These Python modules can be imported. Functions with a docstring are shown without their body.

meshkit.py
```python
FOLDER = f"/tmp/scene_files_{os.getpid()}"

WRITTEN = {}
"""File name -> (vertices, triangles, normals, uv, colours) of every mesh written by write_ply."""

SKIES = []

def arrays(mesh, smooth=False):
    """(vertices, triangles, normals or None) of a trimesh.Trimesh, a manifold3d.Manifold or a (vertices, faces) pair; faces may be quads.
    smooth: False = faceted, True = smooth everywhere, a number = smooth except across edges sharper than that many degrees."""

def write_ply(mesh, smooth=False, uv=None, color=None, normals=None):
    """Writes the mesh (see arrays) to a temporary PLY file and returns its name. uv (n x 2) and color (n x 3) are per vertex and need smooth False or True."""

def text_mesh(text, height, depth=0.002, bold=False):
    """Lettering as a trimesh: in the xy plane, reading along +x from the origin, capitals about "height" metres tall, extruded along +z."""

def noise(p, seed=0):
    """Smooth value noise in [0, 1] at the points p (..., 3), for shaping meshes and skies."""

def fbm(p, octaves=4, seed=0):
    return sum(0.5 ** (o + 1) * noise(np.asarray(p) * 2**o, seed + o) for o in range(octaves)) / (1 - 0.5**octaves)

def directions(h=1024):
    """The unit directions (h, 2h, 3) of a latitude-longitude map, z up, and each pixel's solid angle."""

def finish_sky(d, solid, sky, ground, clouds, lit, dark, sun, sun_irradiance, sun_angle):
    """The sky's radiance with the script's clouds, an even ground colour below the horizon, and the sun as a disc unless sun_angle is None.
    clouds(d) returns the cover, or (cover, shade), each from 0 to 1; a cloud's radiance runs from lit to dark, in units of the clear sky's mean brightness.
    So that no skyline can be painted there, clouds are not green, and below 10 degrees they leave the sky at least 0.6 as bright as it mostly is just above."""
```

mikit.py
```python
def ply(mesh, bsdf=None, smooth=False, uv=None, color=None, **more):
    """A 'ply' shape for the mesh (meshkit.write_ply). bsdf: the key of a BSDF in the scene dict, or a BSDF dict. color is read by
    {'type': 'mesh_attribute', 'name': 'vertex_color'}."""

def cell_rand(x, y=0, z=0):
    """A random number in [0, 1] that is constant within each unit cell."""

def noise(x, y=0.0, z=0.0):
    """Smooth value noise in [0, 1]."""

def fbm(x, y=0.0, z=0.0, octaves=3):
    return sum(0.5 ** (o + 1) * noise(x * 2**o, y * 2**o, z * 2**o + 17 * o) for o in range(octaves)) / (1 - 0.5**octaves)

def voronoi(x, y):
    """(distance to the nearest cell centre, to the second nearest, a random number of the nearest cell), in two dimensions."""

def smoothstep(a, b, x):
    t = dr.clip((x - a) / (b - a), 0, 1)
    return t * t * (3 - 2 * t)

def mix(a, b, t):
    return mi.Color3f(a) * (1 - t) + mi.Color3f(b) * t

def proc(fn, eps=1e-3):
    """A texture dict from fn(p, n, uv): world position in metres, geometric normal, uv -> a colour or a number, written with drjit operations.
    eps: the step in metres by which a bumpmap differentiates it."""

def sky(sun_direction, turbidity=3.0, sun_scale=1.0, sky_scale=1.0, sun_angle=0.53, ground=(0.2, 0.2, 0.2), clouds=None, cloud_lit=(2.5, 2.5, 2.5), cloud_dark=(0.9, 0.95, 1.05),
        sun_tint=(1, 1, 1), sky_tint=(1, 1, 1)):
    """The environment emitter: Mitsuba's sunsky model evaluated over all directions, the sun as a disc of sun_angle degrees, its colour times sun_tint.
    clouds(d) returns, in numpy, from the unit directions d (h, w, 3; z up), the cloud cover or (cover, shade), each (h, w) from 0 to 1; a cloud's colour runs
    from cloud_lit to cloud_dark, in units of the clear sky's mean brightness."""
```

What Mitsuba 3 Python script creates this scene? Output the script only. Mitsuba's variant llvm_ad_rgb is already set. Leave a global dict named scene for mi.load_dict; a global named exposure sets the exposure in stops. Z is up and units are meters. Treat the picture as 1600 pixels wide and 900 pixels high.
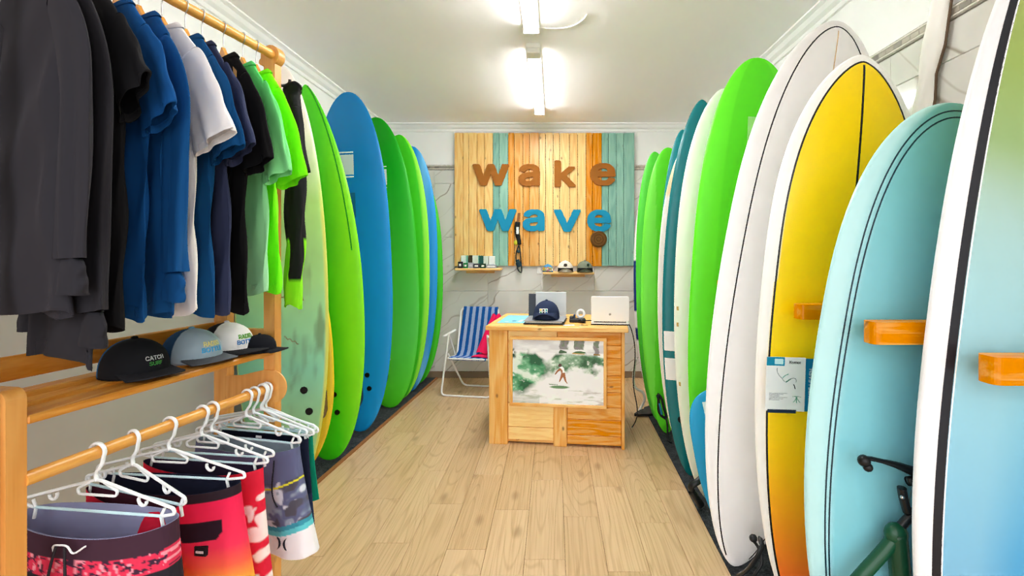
import math, numpy as np, trimesh, mitsuba as mi, drjit as dr, mikit, meshkit
from shapely.geometry import Polygon, Point, box as sbox
from shapely.ops import unary_union
T = mi.ScalarTransform4f
rng = np.random.default_rng(7)
scene, labels, used = {}, {}, set()

# ------------------------------------------------------------------ camera, sky, exposure
H = 1.4                                       # eye height; the camera looks along +y, level, with a shifted lens
F = 720.0 / 1600.0
scene['camera'] = {'type': 'perspective', 'fov': 2 * math.degrees(math.atan(0.5 / F)), 'fov_axis': 'x',
                   'principal_point_offset_x': -65 / 1600, 'principal_point_offset_y': 55 / 900, 'near_clip': 0.05, 'far_clip': 200.0,
                   'to_world': T().look_at(origin=[0, 0, H], target=[0, 1, H], up=[0, 0, 1])}
scene['sky'] = mikit.sky([0.3, 0.5, 0.8], turbidity=4, sun_scale=0.0, sky_scale=1.9, ground=(0.5, 0.5, 0.5), sky_tint=(.97, 1.0, 1.05), sun_angle=None,
                         clouds=lambda d: np.ones(d.shape[:2]), cloud_lit=(3.0, 3.0, 3.0), cloud_dark=(2.6, 2.65, 2.7))
exposure = 2.08
LAMP = 18.0

# ------------------------------------------------------------------ helpers
def C(h):
    c = np.array([int(h[i:i + 2], 16) for i in (1, 3, 5)]) / 255.0
    return np.where(c <= 0.04045, c / 12.92, ((c + 0.055) / 1.055) ** 2.4)
def rgb(h): return {'type': 'rgb', 'value': [float(x) for x in (C(h) if isinstance(h, str) else h)]}
def at(px, py, Z): return np.array([(px - 865) / 720 * Z, Z, H - (py - 395) / 720 * Z])
def number(base):
    k, i = base, 0
    while k in used:
        i += 1; k = f'{base}_{i:03d}'
    used.add(k); return k
def lab(key, label=None, cat=None, group=None, kind=None):
    d = {a: b for a, b in (('label', label), ('category', cat), ('group', group), ('kind', kind)) if b}
    if d: labels[key] = d
def thing(name, label, cat, group=None, kind=None):
    k = number(name); lab(k, label, cat, group, kind); return k
def add(name, mesh, bsdf, parent=None, label=None, cat=None, group=None, kind=None, smooth=False, color=None, uv=None, **more):
    k = number((parent + '__' if parent else '') + name)
    lab(k, label, cat, group, kind)
    if hasattr(mesh, 'to_mesh'):
        m = mesh.to_mesh(); mesh = trimesh.Trimesh(m.vert_properties[:, :3], m.tri_verts, process=False)
    n = len(mesh.vertices)
    if uv is not None and smooth not in (True, False): smooth = False
    if isinstance(color, str): color = np.tile(C(color), (n, 1))
    if uv is not None and np.ndim(uv) == 1: uv = np.tile(uv, (n, 1))
    if color is not None and smooth not in (True, False): smooth = True
    scene[k] = mikit.ply(mesh, bsdf, smooth=smooth, color=color, uv=uv, **more)
    return k
_q = np.array([[x, y, z] for x in (0, 1) for y in (0, 1) for z in (0, 1)], float)
def _rb(d, b):
    lo, hi = np.array(d[::2], float), np.array(d[1::2], float)
    out = []
    for ax in range(3):
        l, h = lo + b, hi - b
        l[ax], h[ax] = lo[ax], hi[ax]
        out.append(l + _q * (h - l))
    return np.vstack(out)
_hull = trimesh.Trimesh(*(lambda h: (h.points, h.simplices))(__import__('scipy.spatial', fromlist=['x']).ConvexHull(_rb((0, 1, 0, 1, 0, 1), .1))), process=False)
_f = _hull.faces.copy()
_c = _hull.vertices[_f].mean(1) - .5
_n = np.cross(_hull.vertices[_f[:, 1]] - _hull.vertices[_f[:, 0]], _hull.vertices[_f[:, 2]] - _hull.vertices[_f[:, 0]])
_f[(_n * _c).sum(1) < 0] = _f[(_n * _c).sum(1) < 0][:, ::-1]
def rbox(x0, x1, y0, y1, z0, z1, b=.002): return trimesh.Trimesh(_rb((x0, x1, y0, y1, z0, z1), b), _f, process=False)
def move(mesh, M):
    m = mesh.copy(); m.vertices = m.vertices @ np.array(M)[:3, :3].T + np.array(M)[:3, 3]
    if np.linalg.det(np.array(M)[:3, :3]) < 0: m.faces = m.faces[:, ::-1]
    return m
def frame(o, x, y, z):
    M = np.eye(4); M[:3, 0], M[:3, 1], M[:3, 2], M[:3, 3] = x, y, z, o; return M
def rotz(deg, o=(0, 0, 0)):
    c, s = math.cos(math.radians(deg)), math.sin(math.radians(deg))
    return frame(o, (c, s, 0), (-s, c, 0), (0, 0, 1))
def loft(rings, closed=True, cap0=True, cap1=True):
    r = np.asarray(rings, float); n, m = r.shape[:2]
    i, j = np.meshgrid(np.arange(n - 1), np.arange(m if closed else m - 1), indexing='ij')
    a, b = i * m + j, i * m + (j + 1) % m
    f = np.vstack([np.stack([a, b, b + m], -1).reshape(-1, 3), np.stack([a, b + m, a + m], -1).reshape(-1, 3)])
    v = r.reshape(-1, 3)
    for cap, ring, flip in ((cap0, 0, True), (cap1, n - 1, False)):
        if cap and closed:
            c = len(v); v = np.vstack([v, r[ring].mean(0)])
            k = np.arange(m); t = np.stack([ring * m + k, ring * m + (k + 1) % m, k * 0 + c], -1)
            f = np.vstack([f, t[:, ::-1] if flip else t])
    return trimesh.Trimesh(v, f, process=False)
def tube(pts, r, n=10, sub=0, rz=None, closed=False):
    p = np.asarray(pts, float)
    if sub:
        from scipy.interpolate import CubicSpline
        d = np.r_[0, np.cumsum(np.linalg.norm(np.diff(p, axis=0), axis=1))]
        p = CubicSpline(d, p)(np.linspace(0, d[-1], sub))
    t = np.gradient(p, axis=0); t /= np.linalg.norm(t, axis=1, keepdims=True) + 1e-12
    rr = np.broadcast_to(r, len(p)); up = np.array([0, 0, 1.0]) if abs(t[0][2]) < .9 else np.array([1.0, 0, 0])
    rings = []; a = np.linspace(0, 2 * np.pi, n, endpoint=False); u = np.cross(t[0], up)
    for q, tt, ri in zip(p, t, rr):
        u = u - tt * (u @ tt); u /= np.linalg.norm(u); w = np.cross(tt, u)
        rings.append(q + ri * (np.cos(a)[:, None] * u + (rz or 1) * np.sin(a)[:, None] * w))
    return loft(rings)
def fillet(pts, r=.03, k=6):
    p = [np.asarray(x, float) for x in pts]; out = [p[0]]
    for a, b, c in zip(p, p[1:], p[2:]):
        d1, d2 = a - b, c - b; l1, l2 = np.linalg.norm(d1), np.linalg.norm(d2); q = min(r, l1 / 2.1, l2 / 2.1)
        s, e = b + d1 / l1 * q, b + d2 / l2 * q
        out += [(1 - t) ** 2 * s + 2 * t * (1 - t) * b + t * t * e for t in np.linspace(0, 1, k)]
    return out + [p[-1]]
def extrude(poly, h): return trimesh.util.concatenate([trimesh.creation.extrude_polygon(g, h, engine='earcut') for g in getattr(poly, 'geoms', [poly])])
def cat(*ms): return trimesh.util.concatenate(list(ms))
XZ = lambda y: frame((0, y, 0), (1, 0, 0), (0, 0, 1), (0, -1, 0))      # drawing plane (x, z) facing -y, depth towards the camera
def sphere(c, r, s=(1, 1, 1), n=2):
    m = trimesh.creation.icosphere(n); m.vertices = m.vertices * r * np.array(s) + np.array(c); return m

# ------------------------------------------------------------------ materials
def bs(name, **k): scene[name] = {'type': 'twosided', 'bsdf': {'type': 'principled', **k}}
VC = {'type': 'mesh_attribute', 'name': 'vertex_color'}
bs('vc_matte', base_color=VC, roughness=.75, specular=.3)
bs('vc_cloth', base_color=VC, roughness=.9, specular=.12, sheen=.12)
bs('vc_plastic', base_color=VC, roughness=.35, specular=.3)
bs('vc_gloss', base_color=VC, roughness=.3, specular=.3, clearcoat=.25, clearcoat_gloss=.92)
bs('vc_soft', base_color=VC, roughness=.4, specular=.28)
bs('metal', base_color=rgb('#c9c9c9'), metallic=1.0, roughness=.28)
bs('white_paint', base_color=rgb('#f0f0f0'), roughness=.7, specular=.3)
bs('ceiling_paint', base_color=rgb('#f1eeee'), roughness=.55, specular=.4)
bs('grey_paint', base_color=rgb('#b3afa9'), roughness=.3, specular=.4)
def wood_fn(ax, light, dark, knots=1.0):
    L, D, K = [float(x) for x in C(light)], [float(x) for x in C(dark)], [float(x) for x in C('#5a3210')]
    def fn(p, n, uv):
        o = uv.x * 37.0
        c = [p.x, p.y, p.z]; along = c[ax]; a, b = [c[i] for i in range(3) if i != ax]
        rings = mikit.fbm(a * 14 + o, b * 14 + o * .7, along * 1.3 + o * 2, octaves=3)
        band = .5 + .5 * dr.sin(rings * 34.0)
        fine = mikit.noise(a * 260 + o, b * 260, along * 7)
        t = dr.clip(uv.y + (band - .5) * .35 + (fine - .5) * .3, 0, 1.2)
        f, s, w = mikit.voronoi((a + b) * 9 + o, along * 4.5 + o * 3)
        kn = mikit.smoothstep(.10, .03, f) * dr.select(w > .74, 1.0, 0.0) * knots
        col = mikit.mix(L, D, t)
        return mikit.mix(col, K, kn * .65)
    return fn
PINE = ('#f0cd88', '#d48a22')
for ax, nm in ((0, 'x'), (1, 'y'), (2, 'z')):
    bs('wood_' + nm, base_color=mikit.proc(wood_fn(ax, *PINE)), roughness=.38, specular=.45)
bs('beech_y', base_color=mikit.proc(wood_fn(1, '#e2a955', '#c67c24', .0)), roughness=.32, specular=.5)
bs('beech_z', base_color=mikit.proc(wood_fn(2, '#e0a85e', '#c98438', .5)), roughness=.35, specular=.5)
bs('paint_wood', base_color=mikit.proc(wood_fn(2, '#93bfae', '#5f968a', .5)), roughness=.5, specular=.35)
def plank_fn(p, n, uv):
    o = uv.x * 53.0
    x, y = p.x + o, p.y + o * 1.7
    warp = mikit.fbm(x * 3.2, y * .9, octaves=2)
    band = dr.abs(dr.sin((mikit.fbm(x * 6.0, y * .6, 3.0, octaves=2) * 1.0 + warp * .3) * 44.0))
    line = mikit.smoothstep(.5, .02, band)
    fine = mikit.noise(x * 190, y * 5.0)
    f, s, w = mikit.voronoi(x * 5, y * 2.1)
    kn = mikit.smoothstep(.16, .02, f) * dr.select(w > .8, 1.0, 0.0)
    base = mikit.mix([float(v) for v in C('#cdae88')], [float(v) for v in C('#ba9870')], dr.clip(uv.y + (fine - .5) * .5, 0, 1))
    c = mikit.mix(base, [float(v) for v in C('#93703f')], line * .26 + dr.clip(fine - .62, 0, 1) * .5)
    return mikit.mix(c, [float(v) for v in C('#8a6742')], kn * .5)
bs('floor_wood', base_color=mikit.proc(plank_fn), roughness=.36, specular=.45)
def marble_fn(p, n, uv):
    o = uv.x * 21.0
    s, z = p.x + p.y, p.z
    a, b = (s - z * 1.15) * .66 + o, (s * 1.15 + z) * .66 + o
    w = mikit.fbm(a * 2.6, b * 1.6, 5.0, octaves=4) - .5
    def vein(f, off, wd):
        u = a * f + w * 1.1 + off
        d = dr.abs(u - dr.floor(u) - .5)
        on = mikit.smoothstep(.32, .58, mikit.noise(dr.floor(u) * 7.3 + off, b * 1.9, off))
        return mikit.smoothstep(wd, .0, d) * on
    v1, v2 = vein(2.3, 1.7, .035), vein(5.1, 4.3, .05)
    c = mikit.mix([float(x) for x in C('#dbd9d5')], [float(x) for x in C('#cdcac4')], mikit.fbm(a * 3, b * 2, octaves=3))
    c = mikit.mix(c, [float(x) for x in C('#8f8172')], v1 * .75)
    return mikit.mix(c, [float(x) for x in C('#a2988b')], v2 * .45)
bs('marble', base_color=mikit.proc(marble_fn), roughness=.13, specular=.55)
def carpet_fn(p, n, uv):
    t = mikit.noise(p.x * 210, p.y * 210) * .6 + mikit.fbm(p.x * 45, p.y * 45, octaves=3) * .6
    return mikit.mix([float(x) for x in C('#1d2023')], [float(x) for x in C('#4c4f53')], dr.clip(t - .1, 0, 1) ** 1.6)
bs('carpet', base_color=mikit.proc(carpet_fn), roughness=.95, specular=.1)

# ------------------------------------------------------------------ the room
XL, XR, YB, YF, ZC = -1.94, 1.60, 5.17, -0.9, 2.84
add('floor', trimesh.creation.box(bounds=[[XL - .1, YF, -.12], [XR + .1, YB + .1, -.006]]), 'vc_matte', color='#8d7355', kind='structure', label='wood-look plank floor in pale oak')
PW, PL = .186, .735
for ci in range(-11, 9):
    x0 = .053 + ci * PW; x1 = min(x0 + PW, XR); x0 = max(x0, XL)
    if x1 - x0 < .02: continue
    off = {0: 2.447, -1: 2.84, -2: 2.51, -3: 2.91, -4: 2.57, -5: 2.96, -6: 2.62, 1: 2.76, 2: 2.39, 3: 2.72}.get(ci, 2.5 + (ci % 2) * .36)
    k0 = math.ceil((YF - off) / PL) - 1
    for k in range(k0, k0 + 12):
        y0, y1 = max(off + k * PL, YF), min(off + (k + 1) * PL, YB)
        if y1 - y0 < .02: continue
        add('plank', rbox(x0 + .0008, x1 - .0008, y0 + .0008, y1 - .0008, -.008, 0, .0012), 'floor_wood', 'floor', uv=[rng.random(), .15 + .6 * rng.random()])
add('ceiling', trimesh.creation.box(bounds=[[XL - .1, YF, ZC], [XR + .1, YB + .1, ZC + .1]]), 'ceiling_paint', kind='structure', label='smooth off-white ceiling')
add('wall_back', trimesh.creation.box(bounds=[[XL - .1, YB, -.1], [XR + .1, YB + .12, ZC]]), 'white_paint', kind='structure', label='end wall, white paint above marble tiles')
add('wall_left', trimesh.creation.box(bounds=[[XL - .12, YF, -.1], [XL, YB, ZC]]), 'white_paint', kind='structure', label='side wall behind the clothes rack')
add('wall_right', trimesh.creation.box(bounds=[[XR, YF, -.1], [XR + .12, YB, ZC]]), 'white_paint', kind='structure', label='side wall behind the row with the yellow board')
ROWS = [(.075, .375), (.378, .972), (.975, 1.572), (1.575, 2.172), (2.175, 2.325)]
for r, (z0, z1) in enumerate(ROWS):
    x = XL + .01
    while x < XR - .02:
        x1 = min(x + .597, XR - .01)
        add('tile', rbox(x, x1 - .002, YB - .01, YB + .01, z0, z1, .0012), 'marble', 'wall_back', uv=[rng.random(), 0]); x = x1
    y = YB - .012
    while y > YF + .02:
        y0 = max(y - .597, YF)
        add('tile', rbox(XR - .01, XR + .01, y0 + .002, y, z0, z1, .0012), 'marble', 'wall_right', uv=[rng.random(), 0])
        y = y0
add('dado', rbox(XL - .01, XL + .01, YF + .01, YB - .02, .0, 2.325, .001), 'grey_paint', 'wall_left', label='plain grey lower wall')
for nm, m in (('trim_6', (XL, XL + .014, YF, YB - .02, 2.330, 2.384)), ('trim_1', (XL + .01, XR - .01, YB - .014, YB, 2.330, 2.384)), ('trim_2', (XR - .014, XR, YF, YB - .02, 2.330, 2.384))):
    add(nm, rbox(*m, .002), 'vc_plastic', color='#9c968c', kind='structure', label='narrow grey mosaic border above the tiles')
    long = 0 if nm == 'trim_1' else 1
    for dz in (.006, .040):
        q = list(m); q[4], q[5] = 2.330 + dz, 2.330 + dz + .008
        if long == 0: q[2] -= .004
        else: q[0], q[1] = q[0] - .004, q[1] + .004
        add('moulding', rbox(*q, .002), 'vc_plastic', nm, color='#d8d3ca')
    lo, hi = m[2 * long], m[2 * long + 1]
    bits = []
    for x in np.arange(lo, hi - .05, .05):
        cl = C(['#8d8880', '#b3aca1', '#77726b', '#a39b8f'][rng.integers(4)])
        q = list(m); q[2 * long], q[2 * long + 1] = x, x + .046; q[4], q[5] = 2.346, 2.368
        if long == 0: q[2] -= .002
        else: q[0], q[1] = q[0] - .002, q[1] + .002
        b = rbox(*q, .001); bits.append((b, np.tile(cl, (len(b.vertices), 1))))
    add('mosaic_pieces', cat(*[b for b, _ in bits]), 'vc_plastic', nm, color=np.vstack([c for _, c in bits]), kind='stuff')
prof = np.array([(0, 0), (.085, 0), (.085, -.012), (.06, -.02), (.045, -.045), (.022, -.06), (.018, -.085), (0, -.085)])
def cornice(p0, p1, inn):
    a = [[p0[0] + inn[0] * q, p0[1] + inn[1] * q, ZC + h] for q, h in prof]; b = [[p1[0] + inn[0] * q, p1[1] + inn[1] * q, ZC + h] for q, h in prof]
    m = loft([a, b]); m.fix_normals(); return m
add('trim_3', cornice((XL, YB), (XR, YB), (0, -1)), 'white_paint', kind='structure', label='white moulded cornice on the end wall')
add('trim_4', cornice((XL, YF), (XL, YB), (1, 0)), 'white_paint', kind='structure', label='white moulded cornice above the clothes rack')
add('trim_5', cornice((XR, YF), (XR, YB), (-1, 0)), 'white_paint', kind='structure', label='white moulded cornice above the yellow board')
add('baseboard_back', rbox(XL, XR, YB - .016, YB, 0, .072, .003), 'vc_plastic', color='#84705c', kind='structure', label='brown-grey skirting strip')
# ceiling lamps
for i, (y0, y1) in enumerate(((1.48, 2.90), (3.16, 4.60))):
    k = thing('batten_light', ['fluorescent batten light over the middle of the floor, cut by the top of the picture', 'fluorescent batten light near the plank sign, seen whole'][i], 'ceiling light', 'batten lights on the ceiling')
    add('housing', rbox(-.19, -.09, y0, y1, ZC - .03, ZC, .004), 'vc_plastic', k, color='#f2f1ee')
    add('end_cap', rbox(-.19, -.09, y0, y0 + .11, ZC - .066, ZC - .031, .006), 'vc_plastic', k, color='#efeeea')
    add('end_cap', rbox(-.19, -.09, y1 - .012, y1, ZC - .066, ZC - .031, .003), 'vc_plastic', k, color='#efeeea')
    a = np.linspace(0, np.pi, 13)
    d = Polygon([(-.14 + .047 * math.cos(t), ZC - .036 - .030 * math.sin(t)) for t in a])
    m = move(extrude(d, y1 - y0 - .124), frame((0, y1 - .013, 0), (1, 0, 0), (0, 0, 1), (0, -1, 0)))
    add('diffuser', m, 'vc_plastic', k, color='#ffffff', emitter={'type': 'area', 'radiance': {'type': 'rgb', 'value': [LAMP, LAMP, LAMP * .99]}})
add('ceiling_cable', tube([(-.10, 2.93, ZC - .004), (-.02, 2.95, ZC - .004), (.1, 2.93, ZC - .004), (.17, 2.86, ZC - .004), (.2, 2.78, ZC - .004)], .004, 6, 24), 'vc_plastic', color='#f4f3f0', smooth=True,
    label='thin white cable curving across the ceiling beside the nearer batten light', cat='cable')
# mats
def mat_mesh(pts): return extrude(Polygon(pts), .009)
m1 = thing('floor_mat', 'charcoal carpet runner under the surfboards beyond the clothes rack', 'mat', 'carpet runners')
add('carpet_runner', mat_mesh([(XL + .005, 1.9), (-1.50, 1.9), (-1.31, YB - .03), (XL + .005, YB - .03)]), 'carpet', m1)
add('edge_strip', extrude(Polygon([(-1.50, 1.9), (-1.478, 1.9), (-1.288, YB - .03), (-1.31, YB - .03)]), .012), 'vc_matte', m1, color='#8a5c34', label='brown wooden edging')
m2 = thing('floor_mat', 'charcoal carpet runner under the surfboards opposite the clothes rack', 'mat', 'carpet runners')
add('carpet_runner', mat_mesh([(XR - .012, .9), (.745, .9), (.80, 3.4), (.815, 4.15), (1.0, 4.3), (XR - .012, 4.3)]), 'carpet', m2)

# ------------------------------------------------------------------ surfboards
class Board:
    def __init__(s, L, W, th=.07, tm=.55, low=(2.1, .62), up=(2.5, .62), rocker=.05, e=2.5):
        s.L, s.W, s.th, s.tm, s.low, s.up, s.rocker, s.e = L, W, th, tm, low, up, rocker, e
    def half(s, t):
        t = np.clip(np.asarray(t, float), 0, 1)
        u = np.where(t < s.tm, 1 - t / s.tm, (t - s.tm) / (1 - s.tm))
        p = np.where(t < s.tm, s.low[0], s.up[0]); q = np.where(t < s.tm, s.low[1], s.up[1])
        return s.W * np.maximum(1 - u ** p, 1e-9) ** q
    def mid(s, t): return s.rocker * (1.3 * np.maximum(t - .5, 0) ** 2.5 * 5 + .35 * np.maximum(.3 - t, 0) ** 2 * 10)
    def thick(s, t): return s.th * (np.maximum(1 - np.abs(2 * t - 1) ** 3.2, 0) * .62 + .38 * np.minimum(1, np.minimum(t, 1 - t) * 30) ** .5)
    def point(s, x, z, lift=0.0, side=-1):
        t = np.clip(z / s.L, 0, 1); w = s.half(t); r = np.clip(np.abs(x) / np.maximum(w, 1e-6), 0, 1)
        h = s.thick(t) / 2 * np.maximum(1 - r ** s.e, 0) ** (1 / s.e)
        return np.stack([x, s.mid(t) + side * (h + lift), z], -1)
    def body(s, nt=170, na=96):
        t = .5 - .5 * np.cos(np.linspace(0, np.pi, nt)); t = .35 * np.linspace(0, 1, nt) + .65 * t
        a = np.linspace(0, 2 * np.pi, na, endpoint=False); ca, sa = np.cos(a), np.sin(a)
        cx, cy = np.sign(ca) * np.abs(ca) ** (2 / s.e), np.sign(sa) * np.abs(sa) ** (2 / s.e)
        R = np.stack([s.half(t)[:, None] * cx, s.mid(t)[:, None] + s.thick(t)[:, None] / 2 * cy, np.broadcast_to((t * s.L)[:, None], (nt, na))], -1)
        m = loft(R); m.invert() if m.volume < 0 else None
        return m
    def ribbon(s, path, width, lift=.0009, side=-1):
        p = np.asarray(path, float); d = np.gradient(p, axis=0); d /= np.linalg.norm(d, axis=1, keepdims=True) + 1e-9
        nrm = np.stack([-d[:, 1], d[:, 0]], -1)
        q = [p + nrm * width * k for k in (-.5, -.17, .17, .5)]
        g = np.stack([s.point(a[:, 0], a[:, 1], lift, side) for a in q], 1)
        return loft(g, closed=False)
    def inner(s, frac, ts, t0=.02, n=120):
        t = np.r_[np.linspace(t0, ts * .9, n)[:-1], ts - ts * .1 * (1 - np.linspace(0, 1, n // 2)) ** 1.8]; w = frac * s.half(t / ts); w[-1] = 0
        return np.r_[np.stack([-w, t * s.L], -1), np.stack([w, t * s.L], -1)[::-1][1:]]
    def inset(s, frac, t0, t1, n=90, shift=0.0):
        t = np.linspace(t0, t1, n); w = s.half(t) * frac + shift
        return np.stack([-w, t * s.L], -1), np.stack([w, t * s.L], -1)
    def across(s, f0, f1, z0, z1, lift=.0012, n=30):
        F, Z = np.meshgrid(np.linspace(f0, f1, n), np.linspace(z0, z1, 5)); return loft(s.point(F * s.half(Z / s.L), Z, lift), closed=False)
    def patch(s, x0, x1, z0, z1, lift=.0012, nx=8, nz=8, shear=0.0):
        X, Z = np.meshgrid(np.linspace(x0, x1, nx), np.linspace(z0, z1, nz)); Z = Z + (X - x0) * shear
        return loft(s.point(X, Z, lift), closed=False)
BOARDS = {}
def grad(stops):
    z = [a for a, _ in stops]; c = np.array([C(h) for _, h in stops])
    return lambda t: np.stack([np.interp(t, z, c[:, i]) for i in range(3)], -1)
def board(label, tail, nose, W, colour, Y, bsdf='vc_soft', yaw=0.0, group=None, **k):
    """tail, nose: (x, z) of the two ends; Y: how far along the room the board stands."""
    tx, nx, nz = tail, nose[0], nose[1]
    L = math.hypot(nx - tx, nz - .012)
    B = Board(L, W, **k)
    zax = np.array([nx - tx, 0, nz - .012]) / L
    yax = np.array([math.sin(math.radians(yaw)), math.cos(math.radians(yaw)), 0]); xax = np.cross(yax, zax); xax /= np.linalg.norm(xax); yax = np.cross(zax, xax)
    B.M = frame((tx, Y, .012), xax, yax, zax)
    B.key = thing('surfboard', label, 'surfboard', group)
    m = B.body(); v = m.vertices
    x, y, t = v[:, 0], v[:, 1], v[:, 2] / L
    w = B.half(t); e = np.abs(x) / np.maximum(w, 1e-6)
    col = np.tile(C(colour), (len(v), 1)) if isinstance(colour, str) else colour(x, y - B.mid(t), t, e, v)
    B.bsdf = bsdf
    add('body', move(m, B.M), bsdf, B.key, smooth=True, color=col)
    return B
def on(B, name, mesh, colour, bsdf=None, label=None, smooth=True): return add(name, move(mesh, B.M), bsdf or B.bsdf, B.key, color=colour, label=label, smooth=smooth)
def plug(B, x, z, r=.016, col='#0c0c0c'):
    p = B.point(np.array(x), np.array(z), .001)
    m = trimesh.creation.cylinder(r, .006, sections=20); on(B, 'fin_plug', move(m, frame(p, (1, 0, 0), (0, 0, 1), (0, -1, 0))), col, 'vc_plastic', 'black fin plug', False)
def pins(B, frac, t0, t1, width, col, shift=0.0, n=90, tip=None):
    a, b = B.inset(frac, t0, t1, n, shift)
    if tip: path = np.vstack([a, [[0, tip * B.L]], b[::-1]])
    else: path = None
    for q in ([path] if tip else [a, b]): on(B, 'pinline', B.ribbon(q, width), col, label='thin dark pinline')
def fin(B, x, z, h=.11, ln=.09, col='#16211c', side=-1, tilt=0.0):
    n = 14; s = np.linspace(0, 1, n)
    front = np.stack([s * h, ln * (1 - .0 * s) * (1 - s ** 1.6) + s * -ln * .35], -1); back = np.stack([s * h, -ln * .15 * np.sin(s * np.pi) - ln * .35 * s], -1)
    poly = Polygon(np.vstack([back, front[::-1]])).buffer(0)
    m = extrude(poly, .006)
    p = B.point(np.array(x), np.array(z), -.006, side)
    ca, sa = math.cos(tilt), math.sin(tilt)
    on(B, 'fin', move(m, frame(p, (sa, side * ca, 0), (0, 0, 1), (ca, -side * sa, 0) if side < 0 else (ca, sa, 0))), col, 'vc_plastic', 'dark fin', False)
def soft(base, rail, edge=.86):
    b, r = C(base), C(rail)
    def f(x, y, t, e, v):
        k = np.clip((e - edge) / .08, 0, 1)[:, None]
        return b * (1 - k) + r * k
    return f
GL, GR = 'surfboards along the wall with the clothes rack', 'surfboards along the wall opposite the clothes rack'
# --- row beyond the clothes rack, nearest first
def worn(x, y, t, e, v):
    c = grad([(0, '#8fc07d'), (.12, '#9ccb8c'), (.3, '#86cdae'), (.5, '#a0d68a'), (.68, '#a9da78'), (.8, '#cfe0b4'), (.9, '#ecdfd6'), (1, '#efe6de')])(t)
    P = np.stack([x * 4, t * 9, t * 0], -1); s = meshkit.fbm(P, 4, 3)[:, None]; s2 = meshkit.fbm(P * np.array([2.2, .7, 1]), 4, 9)[:, None]
    c = c * (.86 + .28 * s)
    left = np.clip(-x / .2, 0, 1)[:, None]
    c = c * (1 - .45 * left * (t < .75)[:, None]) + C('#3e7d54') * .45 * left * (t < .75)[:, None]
    k = np.clip((s2 - .64) * 9, 0, 1) * (t < .8)[:, None]
    c = c * (1 - .6 * k) + C('#5f6a45') * .6 * k
    r = (np.clip((e - .94) / .04, 0, 1) * np.clip((.75 - t) / .1, 0, 1))[:, None]
    return c * (1 - r) + C('#c9cf62') * r
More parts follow.
